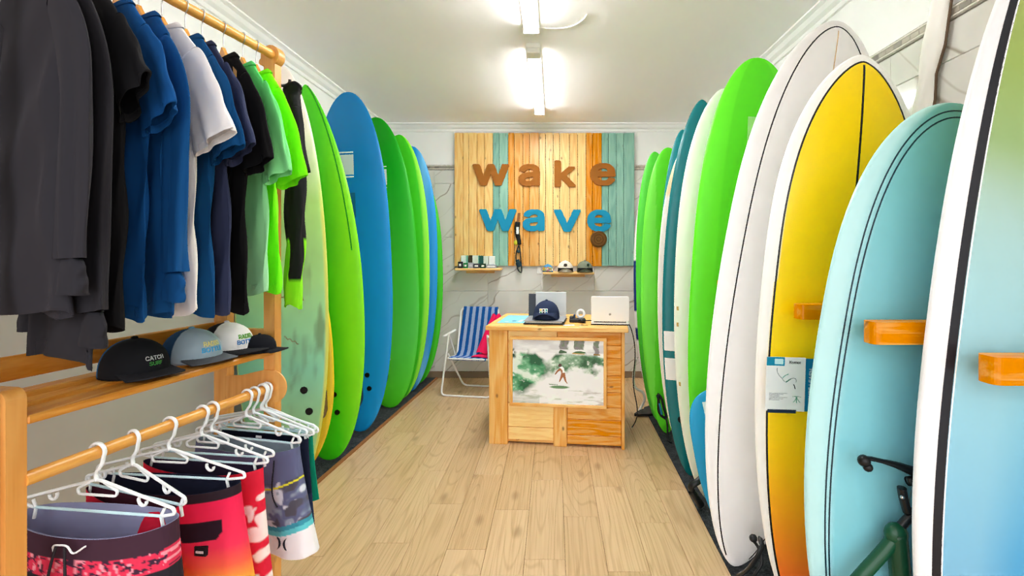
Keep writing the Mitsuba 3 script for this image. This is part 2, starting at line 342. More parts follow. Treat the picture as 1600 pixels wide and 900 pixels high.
B = board('worn pale green surfboard with a faded white nose and scuffs, right behind the clothes rack', -1.52, (-1.55, 2.47), .262, worn, 2.6, rocker=.03, tm=.42, low=(2.2, .5), up=(2.3, .62), group=GL)
plug(B, .135, .62, .02); plug(B, .16, .50, .02)
for (x0, z0, x1, z1) in ((.03, .92, .11, .88), (-.02, 1.6, .02, 1.45), (.1, 1.3, .14, 1.12), (-.12, 1.42, -.08, 1.3), (.05, 1.25, .09, 1.2), (.0, 1.12, .05, 1.16)):
    n = 12; q = np.stack([np.linspace(x0, x1, n), np.linspace(z0, z1, n) + .006 * np.sin(np.arange(n) * 1.7)], -1)
    on(B, 'scratch', B.ribbon(q, .004), '#7d5b3c')
BLUE = '#0f86cf'
B = board('blue surfboard almost hidden behind the worn pale green one, seen between the rack posts', -1.66, (-1.66, 2.0), .24, '#0f6fb0', 2.76, rocker=.03, group=GL)
B = board('yellow surfboard showing a sliver between the worn pale green and the pointed green boards', -1.60, (-1.63, 1.45), .24, '#e8c62c', 2.88, rocker=.02, tm=.42, group=GL, bsdf='vc_gloss')
fin(B, .2, .42, .07, .12, '#5b4a30', side=-1)
G1 = soft('#2cbf0d', '#8ee621', .80)
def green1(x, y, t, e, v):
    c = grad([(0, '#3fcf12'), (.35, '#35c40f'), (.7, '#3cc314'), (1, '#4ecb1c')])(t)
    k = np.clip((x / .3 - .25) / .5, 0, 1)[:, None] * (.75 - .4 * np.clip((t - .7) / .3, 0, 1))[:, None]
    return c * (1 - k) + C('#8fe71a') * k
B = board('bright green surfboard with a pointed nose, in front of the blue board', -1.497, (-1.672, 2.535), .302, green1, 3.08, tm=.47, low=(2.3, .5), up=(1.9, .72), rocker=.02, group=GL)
plug(B, .075, .445, .017); plug(B, .085, .325, .017)
on(B, 'rail_seam', B.ribbon(B.inset(.86, .55, .995, 60)[1], .008), '#1f8a12', label='dark green seam along the rail')
on(B, 'handle', B.patch(-.06, -.04, 1.3, 1.42, .008, 3, 3), '#15251b', label='black handle')
B = board('tall blue surfboard with two white bands and twin black plugs', -1.50, (-1.606, 2.655), .297, lambda x, y, t, e, v: grad([(0, '#1193de'), (.5, '#0f86cf'), (.8, '#0c74b8'), (1, '#1576b6')])(t), 3.57, tm=.48, low=(2.3, .5), up=(2.6, .5), rocker=.02, group=GL)
plug(B, .085, .445, .018); plug(B, .095, .34, .018)
on(B, 'decal', B.patch(-.21, .045, 1.99, 2.145), '#c6d3d6', label='pale grey rectangle')
for z in (1.968, 2.158): on(B, 'band', B.patch(-.215, .045, z, z + .010), '#e6eef0', label='thin white band')
on(B, 'decal', B.patch(-.1, .05, 1.66, 1.85), '#16618a', label='dark teal rectangle')
on(B, 'handle', B.patch(.03, .055, 1.19, 1.31, .012, 3, 3), '#0d1418', label='black handle')
fin(B, .04, .28, .09, .14, '#1d2b35'); fin(B, -.0, .17, .09, .14, '#1d2b35')
board('beige surfboard peeking out low between the blue board and the green one with white rectangles', -1.60, (-1.64, 1.75), .225, '#b9a184', 3.88, tm=.45, rocker=.02, group=GL)
B = board('green surfboard with two white rectangles, beyond the tall blue board', -1.46, (-1.602, 2.62), .315, lambda x, y, t, e, v: grad([(0, '#4fd01c'), (.25, '#4cc446'), (.5, '#37b82c'), (.8, '#0fa012'), (1, '#0d9413')])(t), 4.12, tm=.48, low=(2.3, .5), up=(2.4, .52), rocker=.02, group=GL)
for z0, z1 in ((1.99, 2.13), (1.68, 1.82)):
    on(B, 'decal', B.patch(-.2, .09, z0, z1), '#d9e6d9', label='white rectangle')
    for z in (z0 - .03, z1 + .02): on(B, 'band', B.patch(-.2, .09, z, z + .009), '#e4efe2', label='thin white band')
fin(B, .0, .3, .08, .14, '#20302a'); on(B, 'handle', B.patch(.03, .06, 1.19, 1.31, .012, 3, 3), '#0d1418', label='black handle')
for dx, z in ((.02, .56), (.03, .44)): plug(B, dx, z, .009, '#c8e0b8')
board('plain lime green surfboard between the green and the light blue one', -1.45, (-1.478, 2.53), .285, soft('#3cc41e', '#86df3a', .8), 4.38, tm=.5, up=(2.4, .55), low=(2.3, .55), rocker=.02, group=GL)
def lb(x, y, t, e, v):
    k = np.clip(1 - np.abs(x / .27 - .45) / .3, 0, 1)[:, None]
    return C('#2091dc') * (1 - .7 * k) + C('#7cc6f2') * .7 * k
B = board('light blue surfboard with a paler stripe near the end wall', -1.44, (-1.42, 2.47), .27, lb, 4.6, tm=.5, up=(2.4, .55), low=(2.3, .55), rocker=.02, group=GL)
plug(B, .05, .52, .016); plug(B, .06, .40, .016)
B = board('green surfboard standing last, closest to the end wall', -1.44, (-1.45, 2.26), .272, soft('#2eb41c', '#3fc428', .8), 4.88, tm=.5, up=(2.4, .55), low=(2.3, .55), rocker=.02, group=GL)
plug(B, .10, .56, .016); plug(B, .11, .44, .016)
# --- row opposite, nearest first
def airbrush(x, y, t, e, v):
    z = v[:, 2]
    c = grad([(0, '#3f86bd'), (.25, '#4f9fcc'), (.42, '#7fbdd0'), (.6, '#9ec3c0'), (.8, '#aab36a'), (.9, '#b9b06a'), (1, '#b0b9bb')])(t)
    k = np.clip((meshkit.noise(np.stack([x * 5, z * 2.2, z * 0], -1), 5) - .5) * 3, 0, 1)[:, None] * np.clip((t - .5) / .2, 0, 1)[:, None]
    c = c * (1 - .6 * k) + C('#7da24b') * .6 * k
    d = np.clip((x + .02 - (.9 - t) * .22) / .12, 0, 1)[:, None] * np.clip((.62 - t) / .3, 0, 1)[:, None]
    c = c * (1 - .75 * d) + C('#4d6f9c') * .75 * d
    w2 = np.clip((.22 - (x + .2)) / .1, 0, 1)[:, None] * np.clip((.7 - t) / .2, 0, 1)[:, None]
    c = c * (1 - .35 * w2) + C('#a9d3de') * .35 * w2
    r = np.clip((e - .80) / .02, 0, 1)[:, None]
    return c * (1 - r) + C('#e9e9ec') * r
B = board('airbrushed blue and olive surfboard with white rails and a bold black line', 1.13, (1.42, 2.36), .262, airbrush, 1.25, bsdf='vc_gloss', tm=.5, up=(2.3, .6), low=(2.3, .6), rocker=.03, group=GR)
pins(B, .80, .05, .985, .022, '#15171f'); pins(B, .745, .05, .975, .004, '#e9ebec')
R0 = B
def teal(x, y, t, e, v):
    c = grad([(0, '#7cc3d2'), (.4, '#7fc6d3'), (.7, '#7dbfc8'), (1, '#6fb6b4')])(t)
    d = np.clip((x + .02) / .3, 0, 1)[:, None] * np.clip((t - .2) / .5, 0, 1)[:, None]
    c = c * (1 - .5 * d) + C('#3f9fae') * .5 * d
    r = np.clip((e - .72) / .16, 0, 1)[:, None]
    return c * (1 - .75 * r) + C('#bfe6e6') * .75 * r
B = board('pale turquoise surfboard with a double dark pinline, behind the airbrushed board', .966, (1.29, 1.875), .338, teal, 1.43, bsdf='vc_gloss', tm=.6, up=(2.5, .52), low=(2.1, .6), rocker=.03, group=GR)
for f_, ts_ in ((.82, .984), (.775, .972)): on(B, 'pinline', B.ribbon(B.inner(f_, ts_, .06), .0045), '#12303c', label='thin dark pinline')
on(B, 'stringer', B.ribbon(np.stack([np.zeros(40), np.linspace(.02, .985, 40) * B.L], -1), .003), '#8aa7a6', label='fine grey stringer')
YLT = grad([(0, '#fa5f2a'), (.06, '#fc7430'), (.16, '#fc9e1c'), (.27, '#ffc804'), (.38, '#ffdb00'), (1, '#ffd800')])
YH = Board(1, .297, tm=.62, up=(2.5, .66), low=(2.1, .62)).half
def yellow(x, y, t, e, v):
    c = YLT(t)
    q = np.minimum(e, 1); r = ((np.abs(x) > .862 * YH(t / .984)) | (t > .984) | (y > .012)).astype(float)[:, None]
    return c * (1 - r) + C('#f3f2ef') * r
B = board('yellow surfboard fading to orange at the tail, with white rails and a black stringer', .936, (1.196, 2.168), .297, yellow, 1.75, bsdf='vc_gloss', tm=.62, up=(2.5, .66), low=(2.1, .62), rocker=.03, group=GR)
on(B, 'pinline', B.ribbon(B.inner(.862, .984), .0065), '#17160f', label='black pinline')
on(B, 'stringer', B.ribbon(np.stack([np.zeros(60), np.linspace(.3, .978, 60) * B.L], -1), .008), '#14140c', label='black stringer')
YB_ = B
def white3(x, y, t, e, v):
    c = grad([(0, '#f0f1f3'), (.5, '#ecedef'), (1, '#e0dedc')])(t)
    r = (e > 2).astype(float)[:, None]
    return c * (1 - r) + C('#f1f1f1') * r
B = board('white surfboard with a fine black pinline, behind the yellow board', .80, (1.276, 2.44), .322, white3, 2.03, bsdf='vc_gloss', tm=.6, up=(2.4, .58), low=(2.1, .6), rocker=.03, group=GR)
on(B, 'pinline', B.ribbon(B.inner(.78, .986), .0055), '#15161a', label='black pinline')
on(B, 'stringer', B.ribbon(np.stack([np.zeros(60), np.linspace(.3, .978, 60) * B.L], -1), .004), '#c9a779', label='thin tan wooden stringer')
B = board('small sky-blue board with a white label, standing low between the white and the lime boards', .92, (.785, .75), .165, lambda x, y, t, e, v: np.tile(C('#1c95c6'), (len(x), 1)), 2.21, th=.05, tm=.6, low=(2.2, .45), up=(4, .4), rocker=.01, group=GR)
on(B, 'label_patch', B.patch(-.085, .05, .46, .70, .0015), '#d5e6ea', label='white printed label')
on(B, 'deck_panel', B.patch(-.05, .06, .12, .38, .0015), '#e2e8e9', label='white deck panel')
plug(B, -.04, .40, .016)
B = board('tall lime green round-nosed surfboard behind the white board with the pinline', .93, (1.085, 2.435), .288, lambda x, y, t, e, v: np.where((e > .62)[:, None], C('#5fdf22') * 1, C('#55d61c')), 2.42, tm=.5, up=(2.7, .5), low=(2.3, .5), rocker=.02, group=GR)
on(B, 'decal', B.patch(-.05, .0, 1.95, 2.1), '#9adf80')
B = board('cream white surfboard between the lime green and the dark teal board', .875, (.965, 2.33), .245, lambda x, y, t, e, v: grad([(0, '#e8e6dc'), (1, '#dfe6d6')])(t), 2.58, tm=.55, up=(2.4, .6), low=(2.1, .58), rocker=.02, group=GR, bsdf='vc_gloss')
for z in (.64, .97, 1.06): on(B, 'stain', B.across(-.96, -.915, z, z + .022, .001, 6), '#b48f4a')
def tealband(x, y, t, e, v): return np.tile(C('#066a70'), (len(x), 1))
B = board('dark teal surfboard with two broad white bands', .855, (.93, 2.36), .215, tealband, 2.86, tm=.5, up=(2.2, .62), low=(2.1, .6), rocker=.02, group=GR, bsdf='vc_gloss')
for z0, z1 in ((.78, .90), (.60, .735)): on(B, 'band', B.across(-.975, .9, z0, z1), '#e6e6e4', label='white band')
plug(B, -.08, .36, .022)
fin(B, .09, 2.24, .07, .07, '#0e2a2c', side=1)
def stained(x, y, t, e, v):
    s = meshkit.fbm(np.stack([x * 9, t * 8, t * 0], -1), 3, 4)[:, None]; k = np.clip((s - .56) * 8, 0, 1) * np.clip((t - .35) * 4, 0, 1)[:, None]
    return C('#e9e4dc') * (1 - .6 * k) + C('#d7a93c') * .6 * k
board('white surfboard with yellow stains, just beyond the dark teal one', .90, (.90, 2.12), .2, stained, 3.1, tm=.5, up=(2.3, .6), low=(2.1, .6), rocker=.02, group=GR, bsdf='vc_gloss')
board('deep turquoise surfboard showing only its tip above the yellow-stained board', .93, (.93, 2.29), .17, '#117f86', 3.3, tm=.5, up=(2.2, .6), low=(2.1, .6), rocker=.02, group=GR)
GRN = lambda x, y, t, e, v: np.where((x < -.1)[:, None], C('#6fdd3e'), C('#58d322'))
B = board('green surfboard second from the end of its row, with a folded leash at its foot', .87, (.886, 2.215), .205, GRN, 3.54, tm=.5, up=(2.5, .52), low=(2.1, .58), rocker=.02, group=GR)
on(B, 'decal', B.patch(.0, .06, 1.7, 1.8), '#c8e8c8')
board('green surfboard in front of the navy and white board at the far end', .865, (.84, 2.24), .172, lambda x, y, t, e, v: np.tile(C('#4fc436'), (len(x), 1)), 3.8, tm=.5, up=(2.5, .55), low=(2.1, .58), rocker=.02, group=GR)
def navy(x, y, t, e, v):
    k = (((t > .40) & (t < .62)) | ((t > .28) & (t < .33))).astype(float)[:, None]
    return C('#e6e1df') * (1 - k) + C('#14306b') * k
board('white surfboard with navy bands, last in its row by the end wall', .93, (.91, 2.14), .19, navy, 4.2, tm=.5, up=(2.5, .6), low=(2.1, .6), rocker=.02, group=GR, bsdf='vc_gloss')
# pegs of the rack on the wall
for lb_, x0, y0, z0, z1 in (('wooden wall peg across the airbrushed board', 1.07, 1.115, 1.078, 1.146), ('wooden wall peg across the pale turquoise board', .905, 1.30, 1.140, 1.203),
                            ('wooden wall peg across the yellow board', .862, 1.61, 1.166, 1.218), ('wooden wall peg glimpsed between the white and the lime board', .765, 2.115, 1.225, 1.27)):
    r = .02; pl = sbox(x0 + r, y0 + r, XR - .012, y0 + .058 - r).buffer(r, quad_segs=5).intersection(sbox(0, 0, XR - .011, 9))
    m = extrude(pl, z1 - z0); m.vertices[:, 2] += z0
    add('wall_peg', m, 'wood_x', label=lb_, cat='peg', group='wooden pegs of the board rack', uv=[rng.random(), 1.15])

# ------------------------------------------------------------------ plank sign
sx = lambda c: ((690 + c / 3.4625) - 865) / 720 * 5.13
edges = [70, 118, 148, 193, 232, 278, 312, 360, 393, 440, 475, 528, 562, 603, 638, 692, 735, 781, 815, 866, 902, 945, 984, 1043]
tone = [.35, .25, .3, .45, .3, 'g', 'g', .95, .8, .85, .75, .3, .2, .3, .2, .35, .2, 1.1, 1.15, 'g', 'g', 'g', 'g']
sg = thing('plank_sign', 'plank sign board of pine and mint-green boards lettered wake wave on the end wall', 'sign')
add('backing', rbox(sx(74), sx(1039), 5.1428, 5.158, 1.27, 2.72, .002), 'vc_matte', sg, color='#4a3016')
for i, (a, b, tn) in enumerate(zip(edges, edges[1:], tone)):
    m = rbox(sx(a) + .002, sx(b) - .002, 5.122 - .003 * rng.random(), 5.1425, 1.25 + .006 * rng.random(), 2.735 - .004 * rng.random(), .0022)
    if tn == 'g': add('plank', m, 'paint_wood', sg, uv=[rng.random(), .25 + .4 * rng.random()], label='mint-green plank')
    else: add('plank', m, 'wood_z', sg, uv=[rng.random(), tn], label='orange plank' if tn > .7 else None)
from PIL import Image, ImageDraw, ImageFont
def fit_text(ch, x0, x1, z0, z1, depth, y, bold=True):
    m = meshkit.text_mesh(ch, .5, depth, bold); lo, hi = m.bounds
    v = m.vertices.copy(); v[:, 0] = x0 + (v[:, 0] - lo[0]) / (hi[0] - lo[0]) * (x1 - x0); v[:, 1] = z0 + (v[:, 1] - lo[1]) / (hi[1] - lo[1]) * (z1 - z0)
    m.vertices = v; return move(m, XZ(y))
def thick_text(ch):
    from shapely.geometry import MultiPolygon
    m = meshkit.text_mesh(ch, .5, .01, True)
    sec = m.section(plane_origin=[0, 0, .005], plane_normal=[0, 0, 1]); p2, _ = sec.to_2D(to_2D=np.eye(4))
    g = unary_union([p.buffer(.010, join_style=2) for p in p2.polygons_full]); return list(getattr(g, 'geoms', [g]))
def letter(ch, x0, x1, z0, z1, col, word):
    m = cat(*[extrude(p, .022) for p in thick_text(ch)]); lo, hi = m.bounds; v = m.vertices.copy()
    v[:, 0] = x0 + (v[:, 0] - lo[0]) / (hi[0] - lo[0]) * (x1 - x0); v[:, 1] = z0 + (v[:, 1] - lo[1]) / (hi[1] - lo[1]) * (z1 - z0); m.vertices = v
    add('letter', move(m, XZ(5.121)), 'vc_matte', sg, color=col, label=f'{word} letter {ch}')
zc = lambda c: H - ((180 + c / 3.4625) - 395) / 720 * 5.11
for ch, a, b, t, u in (('w', 168, 366, 265, 382), ('a', 417, 533, 265, 385), ('k', 610, 725, 245, 388), ('e', 803, 940, 260, 384)): letter(ch, sx(a), sx(b), zc(u), zc(t), '#96591a', 'brown')
for ch, a, b, t, u in (('w', 205, 405, 509, 627), ('a', 440, 558, 510, 628), ('v', 608, 751, 511, 631), ('e', 787, 916, 512, 632)): letter(ch, sx(a), sx(b), zc(u), zc(t), '#0f86ad', 'blue')
# leash hanging on the sign
k = thing('surf_leash', 'black surf leash with a brown strap end hanging on the plank sign', 'leash')
P = lambda x, y, Z=5.085: at(x, y, Z)
def slab(px, w, th=.03, Z=5.09):
    q = [P(*a, Z) for a in px]; return tube(q, w, 10, 18)
add('strap', slab([(811, 333), (810, 341), (809, 348)], .014), 'vc_matte', k, color='#8a5a36', smooth=True, label='brown strap end')
add('cuff', slab([(809, 347), (808, 358), (809, 368), (811, 376), (811, 382)], np.r_[np.full(6, .03), np.full(6, .027), np.full(6, .022)]), 'vc_matte', k, color='#14181a', smooth=True, label='black cuff')
add('print', rbox(*np.sort([P(807, 0)[0], P(811, 0)[0]]), 5.056, 5.06, P(0, 366)[2], P(0, 355)[2], .001), 'vc_matte', k, color='#d9dede', label='white print')
add('cord', tube([P(811, 382), P(808, 390), P(806, 402), P(808, 413), P(811, 424), P(814, 426), P(815, 420), P(814, 408), P(813, 395), P(811, 384)], .006, 8, 40), 'vc_matte', k, color='#1b2124', smooth=True, label='thin black cord')
add('swivel', sphere(P(810, 393), .018), 'vc_plastic', k, color='#27414a', smooth=True)
add('cuff_end', slab([(808, 406), (810, 411), (812, 417)], np.r_[np.full(6, .022), np.full(12, .03)]), 'vc_matte', k, color='#17333f', smooth=True, label='dark blue cuff end')
add('tab', sphere(P(806, 379, 5.09), .022, (1, .4, 1.3)), 'vc_plastic', k, color='#c3bd2c', smooth=True, label='yellow-green tab')
# round disc
k = thing('round_disc', 'round brown woven disc hung below the blue letter e on the sign', 'wall decoration')
a = np.linspace(0, 2 * np.pi, 40, endpoint=False)
c0 = at(935.5, 373.5, 5.09)
rings = [[(c0[0] + r * math.cos(t), 5.117 - d, c0[2] + r * math.sin(t)) for t in a] for r, d in ((.088, 0), (.092, .012), (.088, .024), (.066, .03), (.06, .024), (.03, .026), (.004, .027))]
m = loft(rings); m.fix_normals(); add('disc', m, 'vc_matte', k, color='#6b4719', smooth=True)
for r in (.078, .05, .022):
    add('rim_coil', tube([(c0[0] + r * math.cos(t), 5.089 + (.001 if r > .07 else .002), c0[2] + r * math.sin(t)) for t in np.linspace(0, 2 * np.pi, 41)], .0045, 6), 'vc_matte', k, color='#553612', smooth=True)
# shelves on the end wall
def wall_shelf(lbl, x0, x1, z, y0=4.945):
    k = thing('wall_shelf', lbl, 'shelf', 'shelves under the plank sign')
    add('board', rbox(x0, x1, y0, 5.16, z - .024, z, .004), 'wood_x', k, uv=[rng.random(), .3])
    add('bracket', rbox(x0 + .09, x1 - .09, 5.125, 5.16, z - .06, z - .024, .003), 'wood_x', k, uv=[rng.random(), .5])
wall_shelf('small pine shelf holding surf wax boxes under the sign', at(712, 0, 5)[0], at(783, 0, 5)[0], H - 24 / 720 * 5.0)
wall_shelf('small pine shelf holding caps under the sign', at(848, 0, 5)[0], at(928, 0, 5)[0], H - 30 / 720 * 5.0)
zs = H - 24 / 720 * 5.0
WB = [('white wax box with a portrait print, first of the upright boxes', '#d8e5dc', 720.5, 728, 399, 'p'), ('dark olive wax box standing upright', '#3b3420', 732.5, 738, 399, None), ('white wax box with a dark square print', '#d5dfcf', 738.3, 747, 399, 's'),
      ('dark green upright wax box', '#1c4f48', 748.5, 755, 399.5, None), ('white and green leafy wax box', '#d3dccf', 755.5, 763, 400, 'g'), ('white wax box with a round dark emblem', '#e6e8e4', 764, 773, 400, 'o')]
for lbl, col, x0, x1, yt, kind in WB:
    k = thing('wax_box', lbl, 'box', 'wax boxes on the shelf')
    p0, p1 = at(x0, yt, 5.08), at(x1, 0, 5.08)
    add('carton', rbox(p0[0], p1[0], 5.072, 5.114, zs, p0[2], .001), 'vc_matte', k, color=col)
    if x0 < 722 or 738 < x0 < 748: add('side_panel', rbox(p1[0], p1[0] + .022, 5.077, 5.114, zs, p0[2] - .002, .001), 'vc_matte', k, color='#7fb8a0', label='mint side')
    cx, cz = (p0[0] + p1[0]) / 2, zs + (p0[2] - zs) * .55
    if kind == 'o': add('emblem', move(trimesh.creation.cylinder(.018, .003, sections=24), XZ(5.075) @ frame((cx, cz, 0), (1, 0, 0), (0, 1, 0), (0, 0, 1))), 'vc_matte', k, color='#343a48')
    if kind == 's': add('emblem', rbox(cx - .014, cx + .014, 5.073, 5.076, cz - .018, cz + .012, .0005), 'vc_matte', k, color='#22392c')
    if kind == 'p':
        add('emblem', rbox(cx - .013, cx + .013, 5.073, 5.076, cz - .03, cz + .02, .0005), 'vc_matte', k, color='#b58d76'); add('emblem', rbox(cx - .015, cx + .015, 5.0725, 5.076, cz + .016, cz + .036, .0005), 'vc_matte', k, color='#232a28')
    if kind == 'g':
        for q in range(5): add('leaf_print', sphere((cx + .02 * math.cos(q * 2.4) * .7, 5.075, cz - .02 + .012 * q), .011, (1, .15, 1), 1), 'vc_matte', k, color='#3f7a50')
for lbl, col, x0, x1, y0_, y1_ in (('black and white small wax pack at the end of the shelf', '#26282a', 715.5, 722, 409, 418), ('green wax puck pack', '#16713c', 724, 730.5, 411, 419), ('pale grey carton in the front of the wax shelf', '#9b9da6', 731, 739, 410.5, 419), ('dark speckled wax pack', '#3c4048', 740, 748.5, 412, 419), ('dark green wax pack below the leafy box', '#24402e', 750.5, 758, 412, 419), ('long grey-blue carton lying on the wax shelf', '#8f95a3', 759.5, 775, 413.5, 419)):
    k = thing('wax_pack', lbl, 'box', 'small packs at the front of the wax shelf')
    p0, p1 = at(x0, y0_, 5.0), at(x1, y1_, 5.0)
    add('carton', rbox(p0[0], p1[0], 5.0, 5.055, zs, p0[2], .0015), 'vc_matte', k, color=col)
    add('print', rbox(p0[0] + .012, p1[0] - .01, 4.9985, 5.001, zs + (p0[2] - zs) * .3, zs + (p0[2] - zs) * .7, .0004), 'vc_matte', k, color='#d9dbdd' if col != '#9b9da6' else '#b9bcc6')
add('wall_socket', cat(rbox(-.185, -.14, 5.148, 5.162, 1.165, 1.24, .003), rbox(-.173, -.152, 5.145, 5.15, 1.185, 1.22, .002)), 'vc_plastic', color='#efece8', label='white wall socket beside the cap shelf', cat='socket')
# caps
def cap(lbl, pos, yaw, S=1.0, front='#ffffff', back='#101010', brim='#222222', button=None, text=(), group=None, fang=62, brim_len=.075, droop=.5, under=None, paint=None):
    k = thing('cap', lbl, 'cap', group); M = rotz(yaw, pos); M[:3, :3] *= S
    a_, b_, h_ = .098, .082, .112
    def R(th, z):
        q = np.clip(z / h_, 0, 1); f = np.maximum(1 - q ** 2.6, 0) ** .5
        fx = np.where(np.cos(th) > 0, np.maximum(1 - q ** 3.4, 0) ** .5, f)
        return a_ * np.cos(th) * fx, b_ * np.sin(th) * f
    n, m = 22, 120; th = np.linspace(-np.pi, np.pi, m, endpoint=False); q = np.sin(np.linspace(0, np.pi / 2, n)) * .9995
    rings = [np.stack([*R(th, qq * h_), np.full(m, qq * h_)], -1) for qq in q]
    inner = [r * np.array([.97, .97, 1]) for r in rings[:3]][::-1]
    c = loft(inner[:2] + rings, cap0=False)
    ang = np.degrees(np.abs(np.arctan2(c.vertices[:, 1], c.vertices[:, 0])))
    col = np.where(((ang < fang) & (c.vertices[:, 2] > -1))[:, None], C(front), C(back))
    if paint: col = paint(c.vertices, col)
    add('crown', move(c, M), 'vc_cloth', k, smooth=True, color=col)
    # brim
    aa = np.linspace(-1.12, 1.12, 30); g = []
    for u in np.linspace(0, 1, 9):
        xi, yi = a_ * np.cos(aa), b_ * np.sin(aa)
        ext = brim_len * u * (np.cos(aa * 1.30) * .5 + .5) ** .6
        g.append(np.stack([xi + ext, yi * (1 + .05 * u), .008 - droop * (np.abs(yi) ** 2) * 5 * u + .0 * u], -1))
    g = np.array(g); top = g + [0, 0, .002]; loopm = loft(np.concatenate([top, (g - [0, 0, .002])[::-1]], 0), closed=False)
    z = loopm.vertices[:, 2]; loopm.vertices[:, 2] = z - min(0, z.min())
    add('brim', move(loopm, M), 'vc_cloth', k, smooth=30, color=brim, label=None)
    add('button', move(sphere((0, 0, h_ + .002), .009, (1, 1, .6)), M), 'vc_cloth', k, color=button or back, smooth=True)
    for (s, zc_, hh, colr) in text:
        tm = meshkit.text_mesh(s, hh, .0012, True); v = tm.vertices; lo, hi = tm.bounds
        ang = -(v[:, 0] - (lo[0] + hi[0]) / 2) / .088 * -1; zz = zc_ + v[:, 1]
        x, y = R(ang, zz); sc = 1 + (v[:, 2] + .0012) / .09
        tm.vertices = np.stack([x * sc, y * sc, zz], -1)
        add('logo_text', move(tm, M), 'vc_matte', k, color=colr, label='small printed lettering')
    return k
zs2 = H - 30 / 720 * 5.0
def multi(v, col):
    s = meshkit.noise(np.stack([np.degrees(np.arctan2(v[:, 1], v[:, 0])) / 22, v[:, 2] * 60, v[:, 0] * 0], -1), 8)
    pal = np.array([C(x) for x in ('#2f7fb8', '#7fc3e0', '#e04a2a', '#e9b429', '#5b8f4a', '#f0f0ea')]); c = pal[np.clip((s * 6).astype(int), 0, 5)]
    c[v[:, 2] > .072] = C('#4f8fc0'); return c
g = 'caps on the shelf under the sign'
p = at(856, 0, 5.08); cap('colourful cap with blue, red and yellow patches on the wall shelf', (p[0], 5.045, zs2), -90, .74, '#4f8fc0', '#4f8fc0', '#3a6ea0', paint=multi, group=g, brim_len=.03)
p = at(883, 0, 5.08); k = cap('cream cap with a black brim on the wall shelf', (p[0], 5.022, zs2), -90, 1.08, '#ece2d6', '#e2d7ca', '#15161a', group=g, brim_len=.03, droop=1.4)
add('emblem', move(trimesh.creation.cylinder(.02, .004, sections=24), XZ(4.917) @ frame((p[0] - .0, zs2 + .078, 0), (1, 0, 0), (0, .75, 0), (0, 0, 1))), 'vc_matte', k, color='#3a3835', label='dark round emblem')
p = at(913, 0, 5.08); k = cap('grey-green cap at the end of the wall shelf', (p[0], 5.022, zs2), -90, 1.08, '#7b8272', '#6f7666', '#16181a', group=g, brim_len=.03, droop=1.4)
add('emblem', move(trimesh.creation.cylinder(.016, .004, sections=5), XZ(4.921) @ frame((p[0] + .03, zs2 + .078, 0), (1, 0, 0), (0, 1, 0), (0, 0, 1))), 'vc_matte', k, color='#20382a', label='dark green emblem')

# ------------------------------------------------------------------ counter
CO = np.array([-.474, 3.38, 0.0]); CM = rotz(-6.3, CO); CW, CH, CD = .985, .868, .66
ct = thing('counter', 'pine sales counter with a framed surf picture on its front', 'counter')
def cb(name, a0, a1, b0, b1, z0, z1, tn, axis='z', bv=.003, label=None, parent=ct): return add(name, move(rbox(a0, a1, b0, b1, z0, z1, bv), CM), 'wood_' + axis, parent, uv=[rng.random(), tn], label=label)
cb('top', -.02, CW + .025, -.03, CD + .02, CH - .032, CH, .55, 'x', .004)
cb('core', .03, CW - .02, .03, CD - .02, .012, CH - .033, .5, 'x', label=None)
cb('post', 0, .138, 0, .04, .0, CH - .033, .62, 'z', label='broad corner post')
cb('edge_post', CW - .022, CW, -.004, .05, .0, CH - .033, .75, 'z')
cb('panel_board', .14, .475, .012, .03, .035, .125, .12, 'x', label='pale pine board'); cb('panel_board', .14, .475, .012, .03, .128, .30, .05, 'x', label='pale pine board')
cb('panel_board', .14, .50, .012, .03, .76, CH - .034, .15, 'x', label='pale pine board'); cb('panel_board', .14, .475, .014, .03, .303, .757, .1, 'x', label='pale pine board')
cb('batten', .475, .572, .004, .03, 0.0, .757, .6, 'z', label='upright batten')
zz = [.02, .085, .20, .29, .40, .52, .645, .735, CH - .034]
for a, b in zip(zz, zz[1:]): cb('panel_board', .575 if b < .76 else .502, CW - .024, .012, .03, a, b - .002, .8 + .25 * rng.random(), 'x', label='orange pine board')
# side boards
for z0, z1 in ((.02, .3), (.302, .58), (.582, CH - .034)): cb('side_board', CW - .02, CW - .004, .052, CD, z0, z1, .6, 'y'); cb('side_board', .004, .02, .042, CD, z0, z1, .6, 'y')
pf = thing('framed_picture', 'framed picture of a surfer on a green and white wave, fixed to the counter front', 'picture')
PA0, PA1, PZ0, PZ1 = .155, .858, .288, .792
def pb(name, *q, **k): return add(name, move(rbox(*q, .003), CM), 'wood_' + k.pop('axis', 'x'), pf, uv=[rng.random(), .6], **k)
fw = .022
pb('frame_rail', PA0, PA1, -.014, .0035, PZ0, PZ0 + fw); pb('frame_rail', PA0, PA1, -.014, .0035, PZ1 - fw, PZ1)
pb('frame_stile', PA0, PA0 + fw, -.014, .0035, PZ0 + fw, PZ1 - fw, axis='z'); pb('frame_stile', PA1 - fw, PA1, -.014, .0035, PZ0 + fw, PZ1 - fw, axis='z')
NU, NV = 330, 230
U, V = np.meshgrid(np.linspace(0, 1, NU), np.linspace(0, 1, NV)); N3 = lambda sx_, sy_, sd, o=4: meshkit.fbm(np.stack([U * sx_, V * sy_, U * 0], -1), o, sd)
col = np.ones((NV, NU, 3)) * C('#e9e9ea')
def lay(mask, c):
    global col
    mk = np.clip(mask, 0, 1)[..., None]; col = col * (1 - mk) + (C(c) if isinstance(c, str) else c) * mk
lay(np.clip((N3(4, 9, 1) - .45) * 4, 0, 1) * (V > .8) * .5, '#a9a4ab')
